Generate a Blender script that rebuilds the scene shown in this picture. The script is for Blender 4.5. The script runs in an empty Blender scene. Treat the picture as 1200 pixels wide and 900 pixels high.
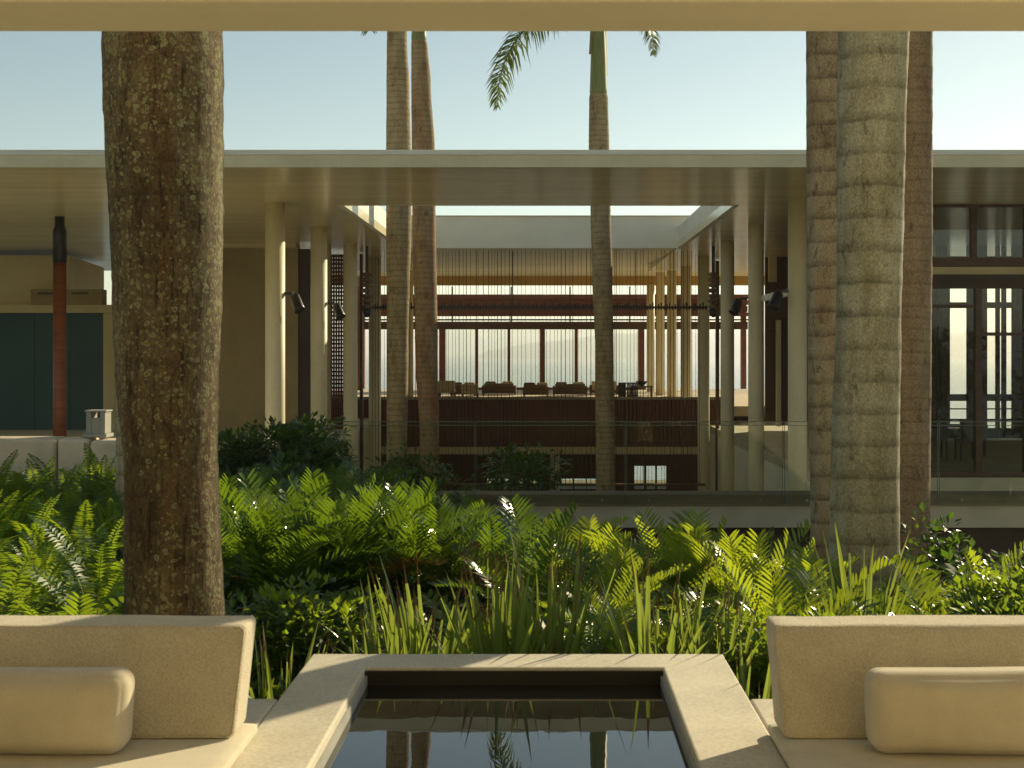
import bpy, bmesh, math, random
from mathutils import Vector, Matrix, Euler, noise

R = math.radians
sc = bpy.context.scene
col = sc.collection
rng = random.Random(7)

# ------------------------------------------------------------------ camera, sky, sun, exposure
F = 1500.0                      # focal length in photo pixels (photo 1200 x 900)
CX, CY = 638.0, 411.0           # vanishing point of the lines that run straight away
cam = bpy.data.cameras.new('camera')
cam.sensor_width = 36.0
cam.lens = 36.0 * F / 1200.0
cam.shift_x = -(CX - 600.0) / 1200.0
cam.shift_y = (CY - 450.0) / 1200.0
cam.clip_start = 0.1
cam.clip_end = 60000.0
cam.dof.use_dof = True
cam.dof.focus_distance = 16.0
cam.dof.aperture_fstop = 7.0
camo = bpy.data.objects.new('camera', cam)
camo.rotation_euler = (R(90), 0, 0)
col.objects.link(camo)
sc.camera = camo

SUN_EL, SUN_AZ = 24.0, 40.0     # azimuth: degrees to the right of the view direction
world = bpy.data.worlds.new('World')
sc.world = world
world.use_nodes = True
wn = world.node_tree.nodes
wl = world.node_tree.links
bg = wn['Background']
sky = wn.new('ShaderNodeTexSky')
sky.sky_type = 'NISHITA'
sky.sun_disc = False
sky.sun_elevation = R(SUN_EL)
sky.sun_rotation = R(SUN_AZ)
sky.altitude = 0
sky.air_density = 0.75
sky.dust_density = 0.10
sky.ozone_density = 1.4
wl.new(sky.outputs[0], bg.inputs[0])
bg.inputs[1].default_value = 0.105

sd = Vector((math.sin(R(SUN_AZ)) * math.cos(R(SUN_EL)), math.cos(R(SUN_AZ)) * math.cos(R(SUN_EL)), math.sin(R(SUN_EL))))
sun = bpy.data.lights.new('sun', 'SUN')
sun.energy = 4.2
sun.angle = R(0.53)
sun.color = (1.0, 0.94, 0.90)
suno = bpy.data.objects.new('sun', sun)
suno.rotation_euler = (-sd).to_track_quat('-Z', 'Y').to_euler()
suno.location = (20, 20, 20)
col.objects.link(suno)

vs = sc.view_settings
sc.display_settings.display_device = 'sRGB'
vs.view_transform = 'Standard'
vs.look = 'None'
vs.gamma = 1.0
vs.use_curve_mapping = False
vs.exposure = 0.52
vs.use_white_balance = True
vs.white_balance_temperature = 9900
vs.white_balance_tint = -2
cy = sc.cycles
cy.use_denoising = True
cy.max_bounces = 9
cy.diffuse_bounces = 6
cy.glossy_bounces = 4
cy.transmission_bounces = 6
cy.transparent_max_bounces = 12
cy.volume_bounces = 0
cy.caustics_reflective = False
cy.caustics_refractive = False
cy.sample_clamp_indirect = 6.0


# ------------------------------------------------------------------ helpers
def P(px, py, D):
    return Vector(((px - CX) * D / F, D, (CY - py) * D / F))


def PX(px, D):
    return (px - CX) * D / F


def PZ(py, D):
    return (CY - py) * D / F


def tag(o, label, cat, group=None):
    o['label'] = label
    o['category'] = cat
    if group:
        o['group'] = group
    return o


def kind(o, k):
    o['kind'] = k
    return o


def empty(name, loc, label=None, cat=None, group=None, rz=0.0):
    o = bpy.data.objects.new(name, None)
    o.empty_display_size = 0.2
    o.location = loc
    o.rotation_euler = (0, 0, rz)
    col.objects.link(o)
    if label:
        tag(o, label, cat, group)
    return o


def link(name, me, parent=None, loc=(0, 0, 0), rot=(0, 0, 0), scale=(1, 1, 1)):
    o = bpy.data.objects.new(name, me)
    o.location = loc
    o.rotation_euler = rot
    o.scale = scale
    col.objects.link(o)
    if parent is not None:
        o.parent = parent
    return o


def wpos(o):
    v = Vector((0, 0, 0))
    while o is not None:
        v = v + Vector(o.location)
        o = o.parent
    return v


def mesh(name, verts, faces, m=None, smooth=False):
    me = bpy.data.meshes.new(name)
    me.from_pydata([tuple(v) for v in verts], [], faces)
    me.update()
    if m is not None:
        me.materials.append(m)
    if smooth:
        me.polygons.foreach_set('use_smooth', [True] * len(me.polygons))
    return me


_boxcache = {}


def box(name, x0, x1, y0, y1, z0, z1, m, parent=None, bevel=0.0, seg=2):
    """axis aligned box given in world coordinates; its origin is its centre"""
    sx, sy, sz = x1 - x0, y1 - y0, z1 - z0
    key = (round(sx, 4), round(sy, 4), round(sz, 4), bevel, seg, m.name)
    me = _boxcache.get(key)
    if me is None:
        bm = bmesh.new()
        bmesh.ops.create_cube(bm, size=1.0)
        bmesh.ops.scale(bm, vec=(sx, sy, sz), verts=bm.verts)
        if bevel > 0:
            bmesh.ops.bevel(bm, geom=bm.edges[:], offset=bevel, segments=seg, affect='EDGES', profile=0.5)
        me = bpy.data.meshes.new(name)
        bm.to_mesh(me)
        bm.free()
        me.materials.append(m)
        _boxcache[key] = me
    c = Vector(((x0 + x1) / 2, (y0 + y1) / 2, (z0 + z1) / 2))
    if parent is not None:
        c = c - wpos(parent)
    return link(name, me, parent, c)


def prism(name, pts, z0, z1, m, parent=None, bevel=0.0):
    """extruded polygon, world coordinates"""
    c = Vector((sum(p[0] for p in pts) / len(pts), sum(p[1] for p in pts) / len(pts), z0))
    n = len(pts)
    bm = bmesh.new()
    vb = [bm.verts.new((p[0] - c.x, p[1] - c.y, 0)) for p in pts]
    vt = [bm.verts.new((p[0] - c.x, p[1] - c.y, z1 - z0)) for p in pts]
    bm.faces.new(vb[::-1])
    bm.faces.new(vt)
    for i in range(n):
        bm.faces.new((vb[i], vb[(i + 1) % n], vt[(i + 1) % n], vt[i]))
    bmesh.ops.recalc_face_normals(bm, faces=bm.faces)
    if bevel > 0:
        bmesh.ops.bevel(bm, geom=bm.edges[:], offset=bevel, segments=2, affect='EDGES', profile=0.5)
    me = bpy.data.meshes.new(name)
    bm.to_mesh(me)
    bm.free()
    me.materials.append(m)
    if parent is not None:
        c = c - wpos(parent)
    return link(name, me, parent, c)


def lathe(name, prof, m, parent=None, loc=(0, 0, 0), seg=24, smooth=True, rot=(0, 0, 0), cap=True):
    """prof: list of (r, z) or (r, z, cx, cy); loc in world coordinates"""
    vs_, fs = [], []
    for p in prof:
        r, z = p[0], p[1]
        ox, oy = (p[2], p[3]) if len(p) > 2 else (0, 0)
        for i in range(seg):
            a = 2 * math.pi * i / seg
            vs_.append((ox + r * math.cos(a), oy + r * math.sin(a), z))
    for j in range(len(prof) - 1):
        for i in range(seg):
            a, b = j * seg + i, j * seg + (i + 1) % seg
            fs.append((a, b, b + seg, a + seg))
    if cap:
        fs.append(tuple(range(seg))[::-1])
        fs.append(tuple((len(prof) - 1) * seg + i for i in range(seg)))
    me = mesh(name, vs_, fs, m)
    if smooth:
        me.polygons.foreach_set('use_smooth', [len(p.vertices) == 4 for p in me.polygons])
    c = Vector(loc)
    if parent is not None:
        c = c - wpos(parent)
    return link(name, me, parent, c, rot)


def tube_geo(path, radii, seg=6):
    vs_, fs = [], []
    n = len(path)
    for j, p in enumerate(path):
        p = Vector(p)
        t = (Vector(path[min(j + 1, n - 1)]) - Vector(path[max(j - 1, 0)])).normalized()
        u = t.cross(Vector((0.31, 0.17, 0.93)))
        if u.length < 1e-3:
            u = t.cross(Vector((1, 0, 0)))
        u.normalize()
        w = t.cross(u)
        for i in range(seg):
            a = 2 * math.pi * i / seg
            vs_.append(p + radii[j] * (math.cos(a) * u + math.sin(a) * w))
    for j in range(n - 1):
        for i in range(seg):
            a, b = j * seg + i, j * seg + (i + 1) % seg
            fs.append((a, b, b + seg, a + seg))
    fs.append(tuple(range(seg))[::-1])
    fs.append(tuple((n - 1) * seg + i for i in range(seg)))
    return vs_, fs


# ------------------------------------------------------------------ materials
def nt(name):
    m = bpy.data.materials.new(name)
    m.use_nodes = True
    t = m.node_tree
    b = t.nodes['Principled BSDF']
    return m, t, b


def ramp(t, fac, stops):
    r = t.nodes.new('ShaderNodeValToRGB')
    el = r.color_ramp.elements
    while len(el) < len(stops):
        el.new(0.5)
    for e, (p, c) in zip(el, stops):
        e.position = p
        e.color = (c[0], c[1], c[2], 1)
    t.links.new(fac, r.inputs[0])
    return r.outputs[0]


def noise_n(t, vec, scale, detail=4, rough=0.55, dist=0.0):
    n = t.nodes.new('ShaderNodeTexNoise')
    n.inputs['Scale'].default_value = scale
    n.inputs['Detail'].default_value = detail
    n.inputs['Roughness'].default_value = rough
    n.inputs['Distortion'].default_value = dist
    if vec is not None:
        t.links.new(vec, n.inputs['Vector'])
    return n.outputs[0]


def coords(t, which='Object', scale=(1, 1, 1)):
    if which == 'World':
        g = t.nodes.new('ShaderNodeNewGeometry')
        o = g.outputs['Position']
    else:
        o = t.nodes.new('ShaderNodeTexCoord').outputs[which]
    mp = t.nodes.new('ShaderNodeMapping')
    mp.inputs['Scale'].default_value = scale
    t.links.new(o, mp.inputs[0])
    return mp.outputs[0]


def bump(t, b, h, strength, dist):
    bn = t.nodes.new('ShaderNodeBump')
    bn.inputs['Strength'].default_value = strength
    bn.inputs['Distance'].default_value = dist
    t.links.new(h, bn.inputs['Height'])
    t.links.new(bn.outputs[0], b.inputs['Normal'])


def mixc(t, fac, a, b, mode='MIX'):
    n = t.nodes.new('ShaderNodeMix')
    n.data_type = 'RGBA'
    n.blend_type = mode
    for s, v in ((n.inputs[0], fac), (n.inputs[6], a), (n.inputs[7], b)):
        if isinstance(v, bpy.types.NodeSocket):
            t.links.new(v, s)
        elif isinstance(v, (int, float)):
            s.default_value = v
        else:
            s.default_value = (v[0], v[1], v[2], 1)
    return n.outputs[2]


def math_n(t, op, a, b=None, c=None):
    n = t.nodes.new('ShaderNodeMath')
    n.operation = op
    for i, v in enumerate((a, b, c)):
        if v is None:
            continue
        if isinstance(v, bpy.types.NodeSocket):
            t.links.new(v, n.inputs[i])
        else:
            n.inputs[i].default_value = v
    return n.outputs[0]


def surf(name, c, var=0.18, scale=3.0, rough=0.6, bmp=0.15, bscale=40.0, bdist=0.01, stretch=(1, 1, 1), where='World', spec=0.5, fine=0.0):
    """a plain material with mottled colour and fine relief"""
    m, t, b = nt(name)
    v = coords(t, where, stretch)
    n = noise_n(t, v, scale, 6, 0.6)
    lo = [x * (1 - var) for x in c]
    hi = [min(1, x * (1 + var)) for x in c]
    cc = ramp(t, n, [(0.3, lo), (0.7, hi)])
    if fine:
        n2 = noise_n(t, v, scale * 22, 3, 0.6)
        cc = mixc(t, fine, cc, ramp(t, n2, [(0.35, (0.2, 0.2, 0.2)), (0.65, (0.8, 0.8, 0.8))]), 'OVERLAY')
    t.links.new(cc, b.inputs['Base Color'])
    b.inputs['Roughness'].default_value = rough
    b.inputs['Specular IOR Level'].default_value = spec
    if bmp:
        bump(t, b, noise_n(t, v, bscale, 4), bmp, bdist)
    return m


M = {}
M['soffit'] = surf('soffit_plaster', (0.80, 0.70, 0.46), 0.12, 0.8, 0.22, 0.30, 2.4, 0.05, (0.3, 2.8, 1), spec=0.8)
M['fascia'] = surf('fascia_plaster', (0.68, 0.62, 0.44), 0.10, 1.5, 0.6, 0.1, 12, fine=0.12)
M['flashing'] = surf('roof_flashing', (0.62, 0.60, 0.54), 0.08, 1.0, 0.5, 0.05, 10)
M['opening'] = surf('opening_plaster', (0.82, 0.80, 0.70), 0.06, 1.2, 0.6, 0.05, 14)
M['column'] = surf('column_plaster', (0.70, 0.62, 0.42), 0.12, 1.3, 0.55, 0.12, 20, 0.006, (1, 1, 0.5), fine=0.1)
M['beam'] = surf('beam_plaster', (0.91, 0.85, 0.71), 0.07, 0.9, 0.7, 0.12, 16, fine=0.10)
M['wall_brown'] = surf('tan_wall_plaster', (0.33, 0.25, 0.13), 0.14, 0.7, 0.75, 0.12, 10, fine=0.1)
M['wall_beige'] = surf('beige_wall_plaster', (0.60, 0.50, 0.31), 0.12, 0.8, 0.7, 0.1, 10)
M['stone'] = surf('cream_concrete', (0.60, 0.54, 0.42), 0.13, 2.6, 0.75, 0.22, 60, 0.004, fine=0.22)
M['floor'] = surf('terrace_stone', (0.56, 0.48, 0.34), 0.12, 2.0, 0.7, 0.15, 30, 0.004)
M['ledge'] = surf('weathered_ledge', (0.28, 0.25, 0.18), 0.3, 1.0, 0.7, 0.25, 12, 0.01, (0.5, 1, 7))
M['ledge_wall'] = surf('ledge_wall_plaster', (0.52, 0.48, 0.36), 0.16, 1.4, 0.8, 0.15, 14)
M['redwood'] = surf('red_brown_timber', (0.20, 0.055, 0.022), 0.35, 2.0, 0.5, 0.2, 14, 0.006, (1, 1, 6))
M['redboard'] = surf('red_brown_boards', (0.13, 0.028, 0.008), 0.35, 3.0, 0.5, 0.2, 14, 0.006, (6, 1, 0.6))
M['frame'] = surf('dark_brown_frame', (0.085, 0.038, 0.018), 0.3, 3.0, 0.45, 0.15, 20, 0.004, (1, 1, 4))
M['darkwood'] = surf('dark_interior_wood', (0.045, 0.022, 0.012), 0.3, 2.0, 0.6, 0.1, 10)
M['tanbeam'] = surf('tan_beam', (0.50, 0.31, 0.10), 0.12, 1.0, 0.6, 0.1, 14)
M['black'] = surf('black_metal', (0.012, 0.012, 0.012), 0.2, 3.0, 0.4, 0.0)
M['wire'] = surf('dark_wire', (0.10, 0.075, 0.05), 0.2, 3.0, 0.5, 0.0)
M['teal'] = surf('teal_screen', (0.008, 0.062, 0.072), 0.2, 0.6, 0.5, 0.05, 10)
M['basin'] = surf('dark_pool_tile', (0.018, 0.015, 0.012), 0.3, 6.0, 0.35, 0.1, 30)
M['grey_stone'] = surf('grey_stone', (0.36, 0.35, 0.31), 0.15, 4.0, 0.8, 0.2, 40)
M['pale_stone'] = surf('pale_cast_stone', (0.66, 0.56, 0.43), 0.15, 2.2, 0.8, 0.3, 30, 0.008)
M['shell'] = surf('brown_shell_discs', (0.17, 0.11, 0.06), 0.3, 8.0, 0.6, 0.2, 30)
M['soil'] = surf('dark_soil', (0.035, 0.025, 0.015), 0.4, 3.0, 0.95, 0.6, 8, 0.05)
M['ground'] = surf('scrub_ground', (0.10, 0.095, 0.045), 0.4, 0.1, 0.95, 0.4, 1.5, 0.1)
M['hill'] = surf('hill_scrub', (0.075, 0.085, 0.045), 0.35, 0.012, 0.95, 0.3, 0.05, 2.0)
M['fabric_dark'] = surf('brown_upholstery', (0.12, 0.085, 0.05), 0.2, 8, 0.9, 0.2, 200, 0.002)
M['fabric_pale'] = surf('cream_upholstery', (0.50, 0.42, 0.29), 0.12, 8, 0.9, 0.2, 200, 0.002)


def cloth_mat(name, c, wscale, wstr):
    m, t, b = nt(name)
    v = coords(t, 'Object')
    n = noise_n(t, v, 9, 5)
    cc = ramp(t, n, [(0.3, [x * 0.92 for x in c]), (0.7, [min(1, x * 1.06) for x in c])])
    vo = t.nodes.new('ShaderNodeTexVoronoi')
    vo.inputs['Scale'].default_value = wscale
    t.links.new(v, vo.inputs['Vector'])
    wv = t.nodes.new('ShaderNodeTexWave')
    wv.wave_type = 'BANDS'
    wv.bands_direction = 'DIAGONAL'
    wv.inputs['Scale'].default_value = wscale * 0.33
    wv.inputs['Distortion'].default_value = 6.0
    wv.inputs['Detail Scale'].default_value = 4.0
    t.links.new(v, wv.inputs['Vector'])
    h = math_n(t, 'ADD', math_n(t, 'MULTIPLY', vo.outputs['Distance'], 1.0), math_n(t, 'MULTIPLY', wv.outputs['Fac'], 0.5))
    cc = mixc(t, 0.5, cc, ramp(t, h, [(0.25, (0.30, 0.28, 0.25)), (0.95, (0.62, 0.62, 0.62))]), 'OVERLAY')
    t.links.new(cc, b.inputs['Base Color'])
    b.inputs['Roughness'].default_value = 0.95
    b.inputs['Specular IOR Level'].default_value = 0.15
    b.inputs['Sheen Weight'].default_value = 0.25
    b.inputs['Sheen Roughness'].default_value = 0.5
    bump(t, b, h, wstr, 0.002)
    return m


M['cushion'] = cloth_mat('woven_beige_cloth', (0.59, 0.51, 0.375), 120, 0.9)
M['pillow'] = cloth_mat('smooth_beige_cloth', (0.61, 0.53, 0.395), 420, 0.25)
M['pad'] = cloth_mat('seat_pad_cloth', (0.62, 0.54, 0.40), 420, 0.25)


def glass_mat(name, tint, refl=1.0, ior=1.5):
    m, t, b = nt(name)
    t.nodes.remove(b)
    out = [n for n in t.nodes if n.type == 'OUTPUT_MATERIAL'][0]
    tr = t.nodes.new('ShaderNodeBsdfTransparent')
    tr.inputs[0].default_value = (*tint, 1)
    gl = t.nodes.new('ShaderNodeBsdfGlossy')
    gl.inputs['Roughness'].default_value = 0.0
    gl.inputs[0].default_value = (refl, refl, refl, 1)
    fr = t.nodes.new('ShaderNodeFresnel')
    fr.inputs[0].default_value = ior
    mx = t.nodes.new('ShaderNodeMixShader')
    t.links.new(fr.outputs[0], mx.inputs[0])
    t.links.new(tr.outputs[0], mx.inputs[1])
    t.links.new(gl.outputs[0], mx.inputs[2])
    t.links.new(mx.outputs[0], out.inputs[0])
    return m


M['glass'] = glass_mat('clear_glass', (0.95, 0.97, 0.94), 0.6)
M['glass_dark'] = glass_mat('tinted_window_glass', (0.93, 0.93, 0.88), 0.9, 1.55)
M['glass_edge'] = surf('green_glass_edge', (0.13, 0.16, 0.12), 0.05, 3.0, 0.25, 0.0)


def water_mat(name, c, rough, scale, strength, dist, ior):
    m, t, b = nt(name)
    b.inputs['Base Color'].default_value = (*c, 1)
    b.inputs['Roughness'].default_value = rough
    b.inputs['IOR'].default_value = ior
    v = coords(t, 'World')
    bump(t, b, noise_n(t, v, scale, 3, 0.5), strength, dist)
    return m


M['pool_water'] = water_mat('pool_water', (0.004, 0.005, 0.005), 0.0, 2.5, 0.05, 0.01, 1.75)
M['sea'] = water_mat('sea_water', (0.02, 0.06, 0.07), 0.22, 0.25, 0.6, 0.5, 1.33)


def leaf_mat(name, c, tc, rough=0.35, tmix=0.42, var=0.35, spec=0.5):
    m, t, b = nt(name)
    oi = t.nodes.new('ShaderNodeObjectInfo')
    v = coords(t, 'World')
    n = noise_n(t, v, 5.0, 3)
    f = math_n(t, 'ADD', math_n(t, 'MULTIPLY', oi.outputs['Random'], 0.6), math_n(t, 'MULTIPLY', n, 0.5))
    lo = [x * (1 - var) for x in c]
    hi = [min(1, x * (1 + var)) for x in c]
    yel = (hi[0] * 1.35, hi[1] * 1.1, hi[2])
    cc = ramp(t, f, [(0.12, lo), (0.6, hi), (0.97, yel)])
    b.inputs['Roughness'].default_value = rough
    b.inputs['Specular IOR Level'].default_value = spec
    t.links.new(cc, b.inputs['Base Color'])
    tr = t.nodes.new('ShaderNodeBsdfTranslucent')
    t2 = mixc(t, 0.75, cc, tc)
    t.links.new(t2, tr.inputs[0])
    mx = t.nodes.new('ShaderNodeMixShader')
    mx.inputs[0].default_value = tmix
    out = [x for x in t.nodes if x.type == 'OUTPUT_MATERIAL'][0]
    t.links.new(b.outputs[0], mx.inputs[1])
    t.links.new(tr.outputs[0], mx.inputs[2])
    t.links.new(mx.outputs[0], out.inputs[0])
    return m


M['fern'] = leaf_mat('fern_leaf', (0.022, 0.075, 0.010), (0.50, 0.66, 0.05), 0.44, 0.46, 0.35, 0.4)
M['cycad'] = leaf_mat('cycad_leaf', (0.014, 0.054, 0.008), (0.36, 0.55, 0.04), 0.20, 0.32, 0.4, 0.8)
M['cycad_sun'] = leaf_mat('sunny_cycad_leaf', (0.035, 0.095, 0.012), (0.64, 0.74, 0.06), 0.26, 0.50, 0.35, 0.7)  # brighter leaf copy: a paler kind, with sunlight also put into its colour
M['dry_leaf'] = leaf_mat('dry_brown_leaf', (0.16, 0.09, 0.03), (0.35, 0.18, 0.05), 0.6, 0.3, 0.3, 0.3)
M['blade'] = leaf_mat('strap_leaf', (0.042, 0.088, 0.018), (0.48, 0.58, 0.10), 0.26, 0.42, 0.35, 1.0)
M['shrub'] = leaf_mat('shrub_leaf', (0.016, 0.048, 0.008), (0.22, 0.40, 0.035), 0.28, 0.32, 0.35, 0.6)
M['groundleaf'] = leaf_mat('ground_cover_leaf', (0.020, 0.062, 0.009), (0.50, 0.66, 0.05), 0.34, 0.46)
M['palmleaf'] = leaf_mat('palm_leaf', (0.055, 0.095, 0.014), (0.22, 0.28, 0.035), 0.4, 0.35)
M['crownshaft'] = surf('green_crownshaft', (0.16, 0.19, 0.060), 0.25, 4.0, 0.4, 0.1, 20, 0.004, (6, 6, 0.6), 'Object')
M['sheath'] = surf('dry_leaf_sheath', (0.26, 0.20, 0.11), 0.3, 5.0, 0.8, 0.2, 20, 0.004, (6, 6, 0.6), 'Object')
M['stem'] = surf('plant_stem', (0.10, 0.09, 0.035), 0.3, 6.0, 0.7, 0.2, 30, 0.004, (1, 1, 1), 'Object')
M['drystem'] = surf('brown_leaf_tip', (0.17, 0.105, 0.045), 0.3, 6.0, 0.7, 0.0)


def bark_mat(name, base, dark, pale, red, ring, ring_str, lichen, lich_col=(0.30, 0.29, 0.16)):
    m, t, b = nt(name)
    tc = t.nodes.new('ShaderNodeTexCoord').outputs['Object']
    v1 = coords(t, 'Object', (1, 1, 0.3 if lichen > 0 else 0.45))
    big = noise_n(t, v1, 3.2 if lichen > 0 else 4.0, 8, 0.66, 0.4)
    cc = ramp(t, big, [(0.28, dark), (0.48, base), (0.72, pale)])
    # reddish runs down the trunk
    v2 = coords(t, 'Object', (1, 1, 0.12))
    rd = noise_n(t, v2, 5.0, 4)
    cc = mixc(t, ramp(t, rd, [(0.47, (0, 0, 0)), (0.70, (0.65, 0.65, 0.65))]), cc, red)
    # ring scars
    sep = t.nodes.new('ShaderNodeSeparateXYZ')
    t.links.new(tc, sep.inputs[0])
    wob = noise_n(t, coords(t, 'Object', (1, 1, 0.3)), 3.0, 3)
    z = math_n(t, 'ADD', sep.outputs[2], math_n(t, 'MULTIPLY', wob, 0.07))
    fr = math_n(t, 'FRACT', math_n(t, 'DIVIDE', z, ring))
    rg = ramp(t, fr, [(0.0, (0.9, 0.9, 0.9)), (0.12, (0.55, 0.55, 0.55)), (0.30, (0, 0, 0)), (0.92, (0, 0, 0)), (1.0, (0.9, 0.9, 0.9))])
    pt = noise_n(t, tc, 7.0, 4, 0.7)
    rf = math_n(t, 'MULTIPLY', rg, math_n(t, 'MULTIPLY', ramp(t, pt, [(0.3, (0.25, 0.25, 0.25)), (0.6, (1, 1, 1))]), ring_str))
    cc = mixc(t, rf, cc, [x * 0.55 for x in dark])
    # fine speckle
    sp = noise_n(t, coords(t, 'Object', (1, 1, 0.7)), 75.0, 5, 0.75)
    cc = mixc(t, 0.75 if lichen > 0 else 0.6, cc, ramp(t, sp, [(0.34, (0.14, 0.14, 0.14)), (0.64, (0.76, 0.76, 0.76))]), 'OVERLAY')
    # dark moss patches
    ms = noise_n(t, coords(t, 'Object', (1, 1, 0.5)), 9.0, 6, 0.75, 0.5)
    cc = mixc(t, ramp(t, ms, [(0.56, (0, 0, 0)), (0.66, (0.7, 0.7, 0.7))]), cc, [x * 0.45 for x in dark])
    if lichen > 0:
        g1 = noise_n(t, coords(t, 'Object', (1, 1, 0.6)), 16.0, 7, 0.78, 0.8)
        cc = mixc(t, ramp(t, g1, [(0.53, (0, 0, 0)), (0.66, (0.55, 0.55, 0.55))]), cc, (0.17, 0.175, 0.075))
        fz = noise_n(t, coords(t, 'Object', (1, 1, 0.07)), 42.0, 5, 0.7)
        cc = mixc(t, ramp(t, fz, [(0.36, (0.7, 0.7, 0.7)), (0.46, (0, 0, 0))]), cc, (0.016, 0.011, 0.007))
        for sc_, th, seedv in ((24.0, 0.33, 0.0), (36.0, 0.36, 3.7), (58.0, 0.42, 8.1)):
            vo = t.nodes.new('ShaderNodeTexVoronoi')
            vo.inputs['Scale'].default_value = sc_
            mp = t.nodes.new('ShaderNodeMapping')
            mp.inputs['Location'].default_value = (seedv, seedv, seedv)
            dn = t.nodes.new('ShaderNodeTexNoise')
            dn.inputs['Scale'].default_value = 30.0
            t.links.new(tc, dn.inputs['Vector'])
            ad = t.nodes.new('ShaderNodeMixRGB')
            ad.blend_type = 'ADD'
            ad.inputs[0].default_value = 0.035
            t.links.new(tc, ad.inputs[1])
            t.links.new(dn.outputs['Color'], ad.inputs[2])
            t.links.new(ad.outputs[0], mp.inputs[0])
            t.links.new(mp.outputs[0], vo.inputs['Vector'])
            sepc = t.nodes.new('ShaderNodeSeparateColor')
            t.links.new(vo.outputs['Color'], sepc.inputs[0])
            on = math_n(t, 'GREATER_THAN', math_n(t, 'ADD', sepc.outputs[0], math_n(t, 'MULTIPLY', math_n(t, 'SUBTRACT', big, 0.5), 2.0)), 1.0 - lichen)
            disc = ramp(t, vo.outputs['Distance'], [(0.0, (0.35, 0.35, 0.35)), (th * 0.55, (0.3, 0.3, 0.3)), (th * 0.8, (1, 1, 1)), (th, (0.9, 0.9, 0.9)), (th + 0.05, (0, 0, 0))])
            lf = math_n(t, 'MULTIPLY', math_n(t, 'MULTIPLY', disc, on), 0.75)
            cc = mixc(t, lf, cc, lich_col)
    t.links.new(cc, b.inputs['Base Color'])
    b.inputs['Roughness'].default_value = 0.9
    b.inputs['Specular IOR Level'].default_value = 0.2
    h = math_n(t, 'SUBTRACT', math_n(t, 'ADD', sp, math_n(t, 'MULTIPLY', big, 1.5)), math_n(t, 'MULTIPLY', rf, 0.25))
    bump(t, b, h, 0.45, 0.010)
    return m


M['bark_lichen'] = bark_mat('lichen_bark', (0.115, 0.086, 0.050), (0.022, 0.015, 0.009), (0.24, 0.19, 0.12), (0.125, 0.060, 0.026), 0.16, 0.35, 0.22, (0.27, 0.28, 0.15))
M['bark_ring'] = bark_mat('ringed_bark', (0.41, 0.365, 0.245), (0.19, 0.16, 0.090), (0.53, 0.49, 0.36), (0.27, 0.225, 0.13), 0.235, 0.75, 0.0)
M['bark_red'] = bark_mat('red_ringed_bark', (0.39, 0.31, 0.20), (0.16, 0.098, 0.055), (0.46, 0.37, 0.25), (0.32, 0.18, 0.10), 0.225, 0.8, 0.0)
M['bark_fine'] = bark_mat('fine_ringed_bark', (0.31, 0.225, 0.145), (0.17, 0.12, 0.075), (0.38, 0.29, 0.20), (0.28, 0.18, 0.11), 0.115, 0.45, 0.0)
M['bark_far'] = bark_mat('far_grey_bark', (0.34, 0.27, 0.16), (0.16, 0.12, 0.065), (0.44, 0.37, 0.25), (0.30, 0.19, 0.10), 0.13, 0.6, 0.0)
M['bark_far_red'] = bark_mat('far_red_bark', (0.33, 0.235, 0.14), (0.17, 0.11, 0.065), (0.40, 0.31, 0.21), (0.34, 0.12, 0.055), 0.13, 0.5, 0.0)

H = 3.0          # soffit height above the eye
ROOF_Y = 20.94   # front edge of the roof

# ------------------------------------------------------------------ terrain, sea, hill
def terrain_z(x, y):
    r = 0.0
    r = max(r, (y - 67.0))
    r = max(r, (-35.0 - y) * 0.5)
    r = max(r, (abs(x) - 60.0) * 0.5)
    return -6.75 - max(0.0, r) * 0.75 if r < 40 else -36.75


vs_, fs = [], []
xs = [-260, -160, -110, -85, -70, -60, -40, -20, -9.6, 0, 9.9, 20, 40, 60, 70, 85, 110, 160, 260]
ys = [-260, -160, -100, -70, -50, -35, -15, 0, 20, 40, 60, 67, 69, 72, 76, 82, 90, 105, 130]
for y in ys:
    for x in xs:
        vs_.append((x, y, terrain_z(x, y) + (noise.noise(Vector((x * .05, y * .05, 0))) * 1.2 if (y > 72 or abs(x) > 60 or y < -35) else 0)))
nx = len(xs)
for j in range(len(ys) - 1):
    for i in range(nx - 1):
        a = j * nx + i
        fs.append((a, a + 1, a + 1 + nx, a + nx))
kind(link('ground', mesh('ground', vs_, fs, M['ground'], True)), 'structure')

SEA = -26.0
kind(link('sea', mesh('sea', [(-25000, -20000, SEA), (25000, -20000, SEA), (25000, 25000, SEA), (-25000, 25000, SEA)], [(0, 1, 2, 3)], M['sea'])), 'structure')

# far headland rising to the side of the bay
vs_, fs = [], []
NX, NY = 70, 14
D0 = 4300.0
for j in range(NY + 1):
    for i in range(NX + 1):
        px = 540 + i * (1500 - 540) / NX
        y = D0 + j * 120
        x = PX(px, D0) * (1 + j * 0.02)
        top = 0 if px < 560 else min(24.0, (px - 560) * 0.165) + 4 * noise.noise(Vector((px * .02, 1.3, 0)))
        prof = math.sin(math.pi * min(1, (j + 0.001) / NY)) ** 0.6
        z = SEA - 6 + prof * (max(0, top) * D0 / F + 32 if px > 556 else 2) + 3 * noise.noise(Vector((x * .01, y * .01, 4)))
        vs_.append((x, y, z))
for j in range(NY):
    for i in range(NX):
        a = j * (NX + 1) + i
        fs.append((a, a + 1, a + 2 + NX, a + 1 + NX))
kind(link('headland', mesh('headland', vs_, fs, M['hill'], True)), 'structure')

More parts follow.
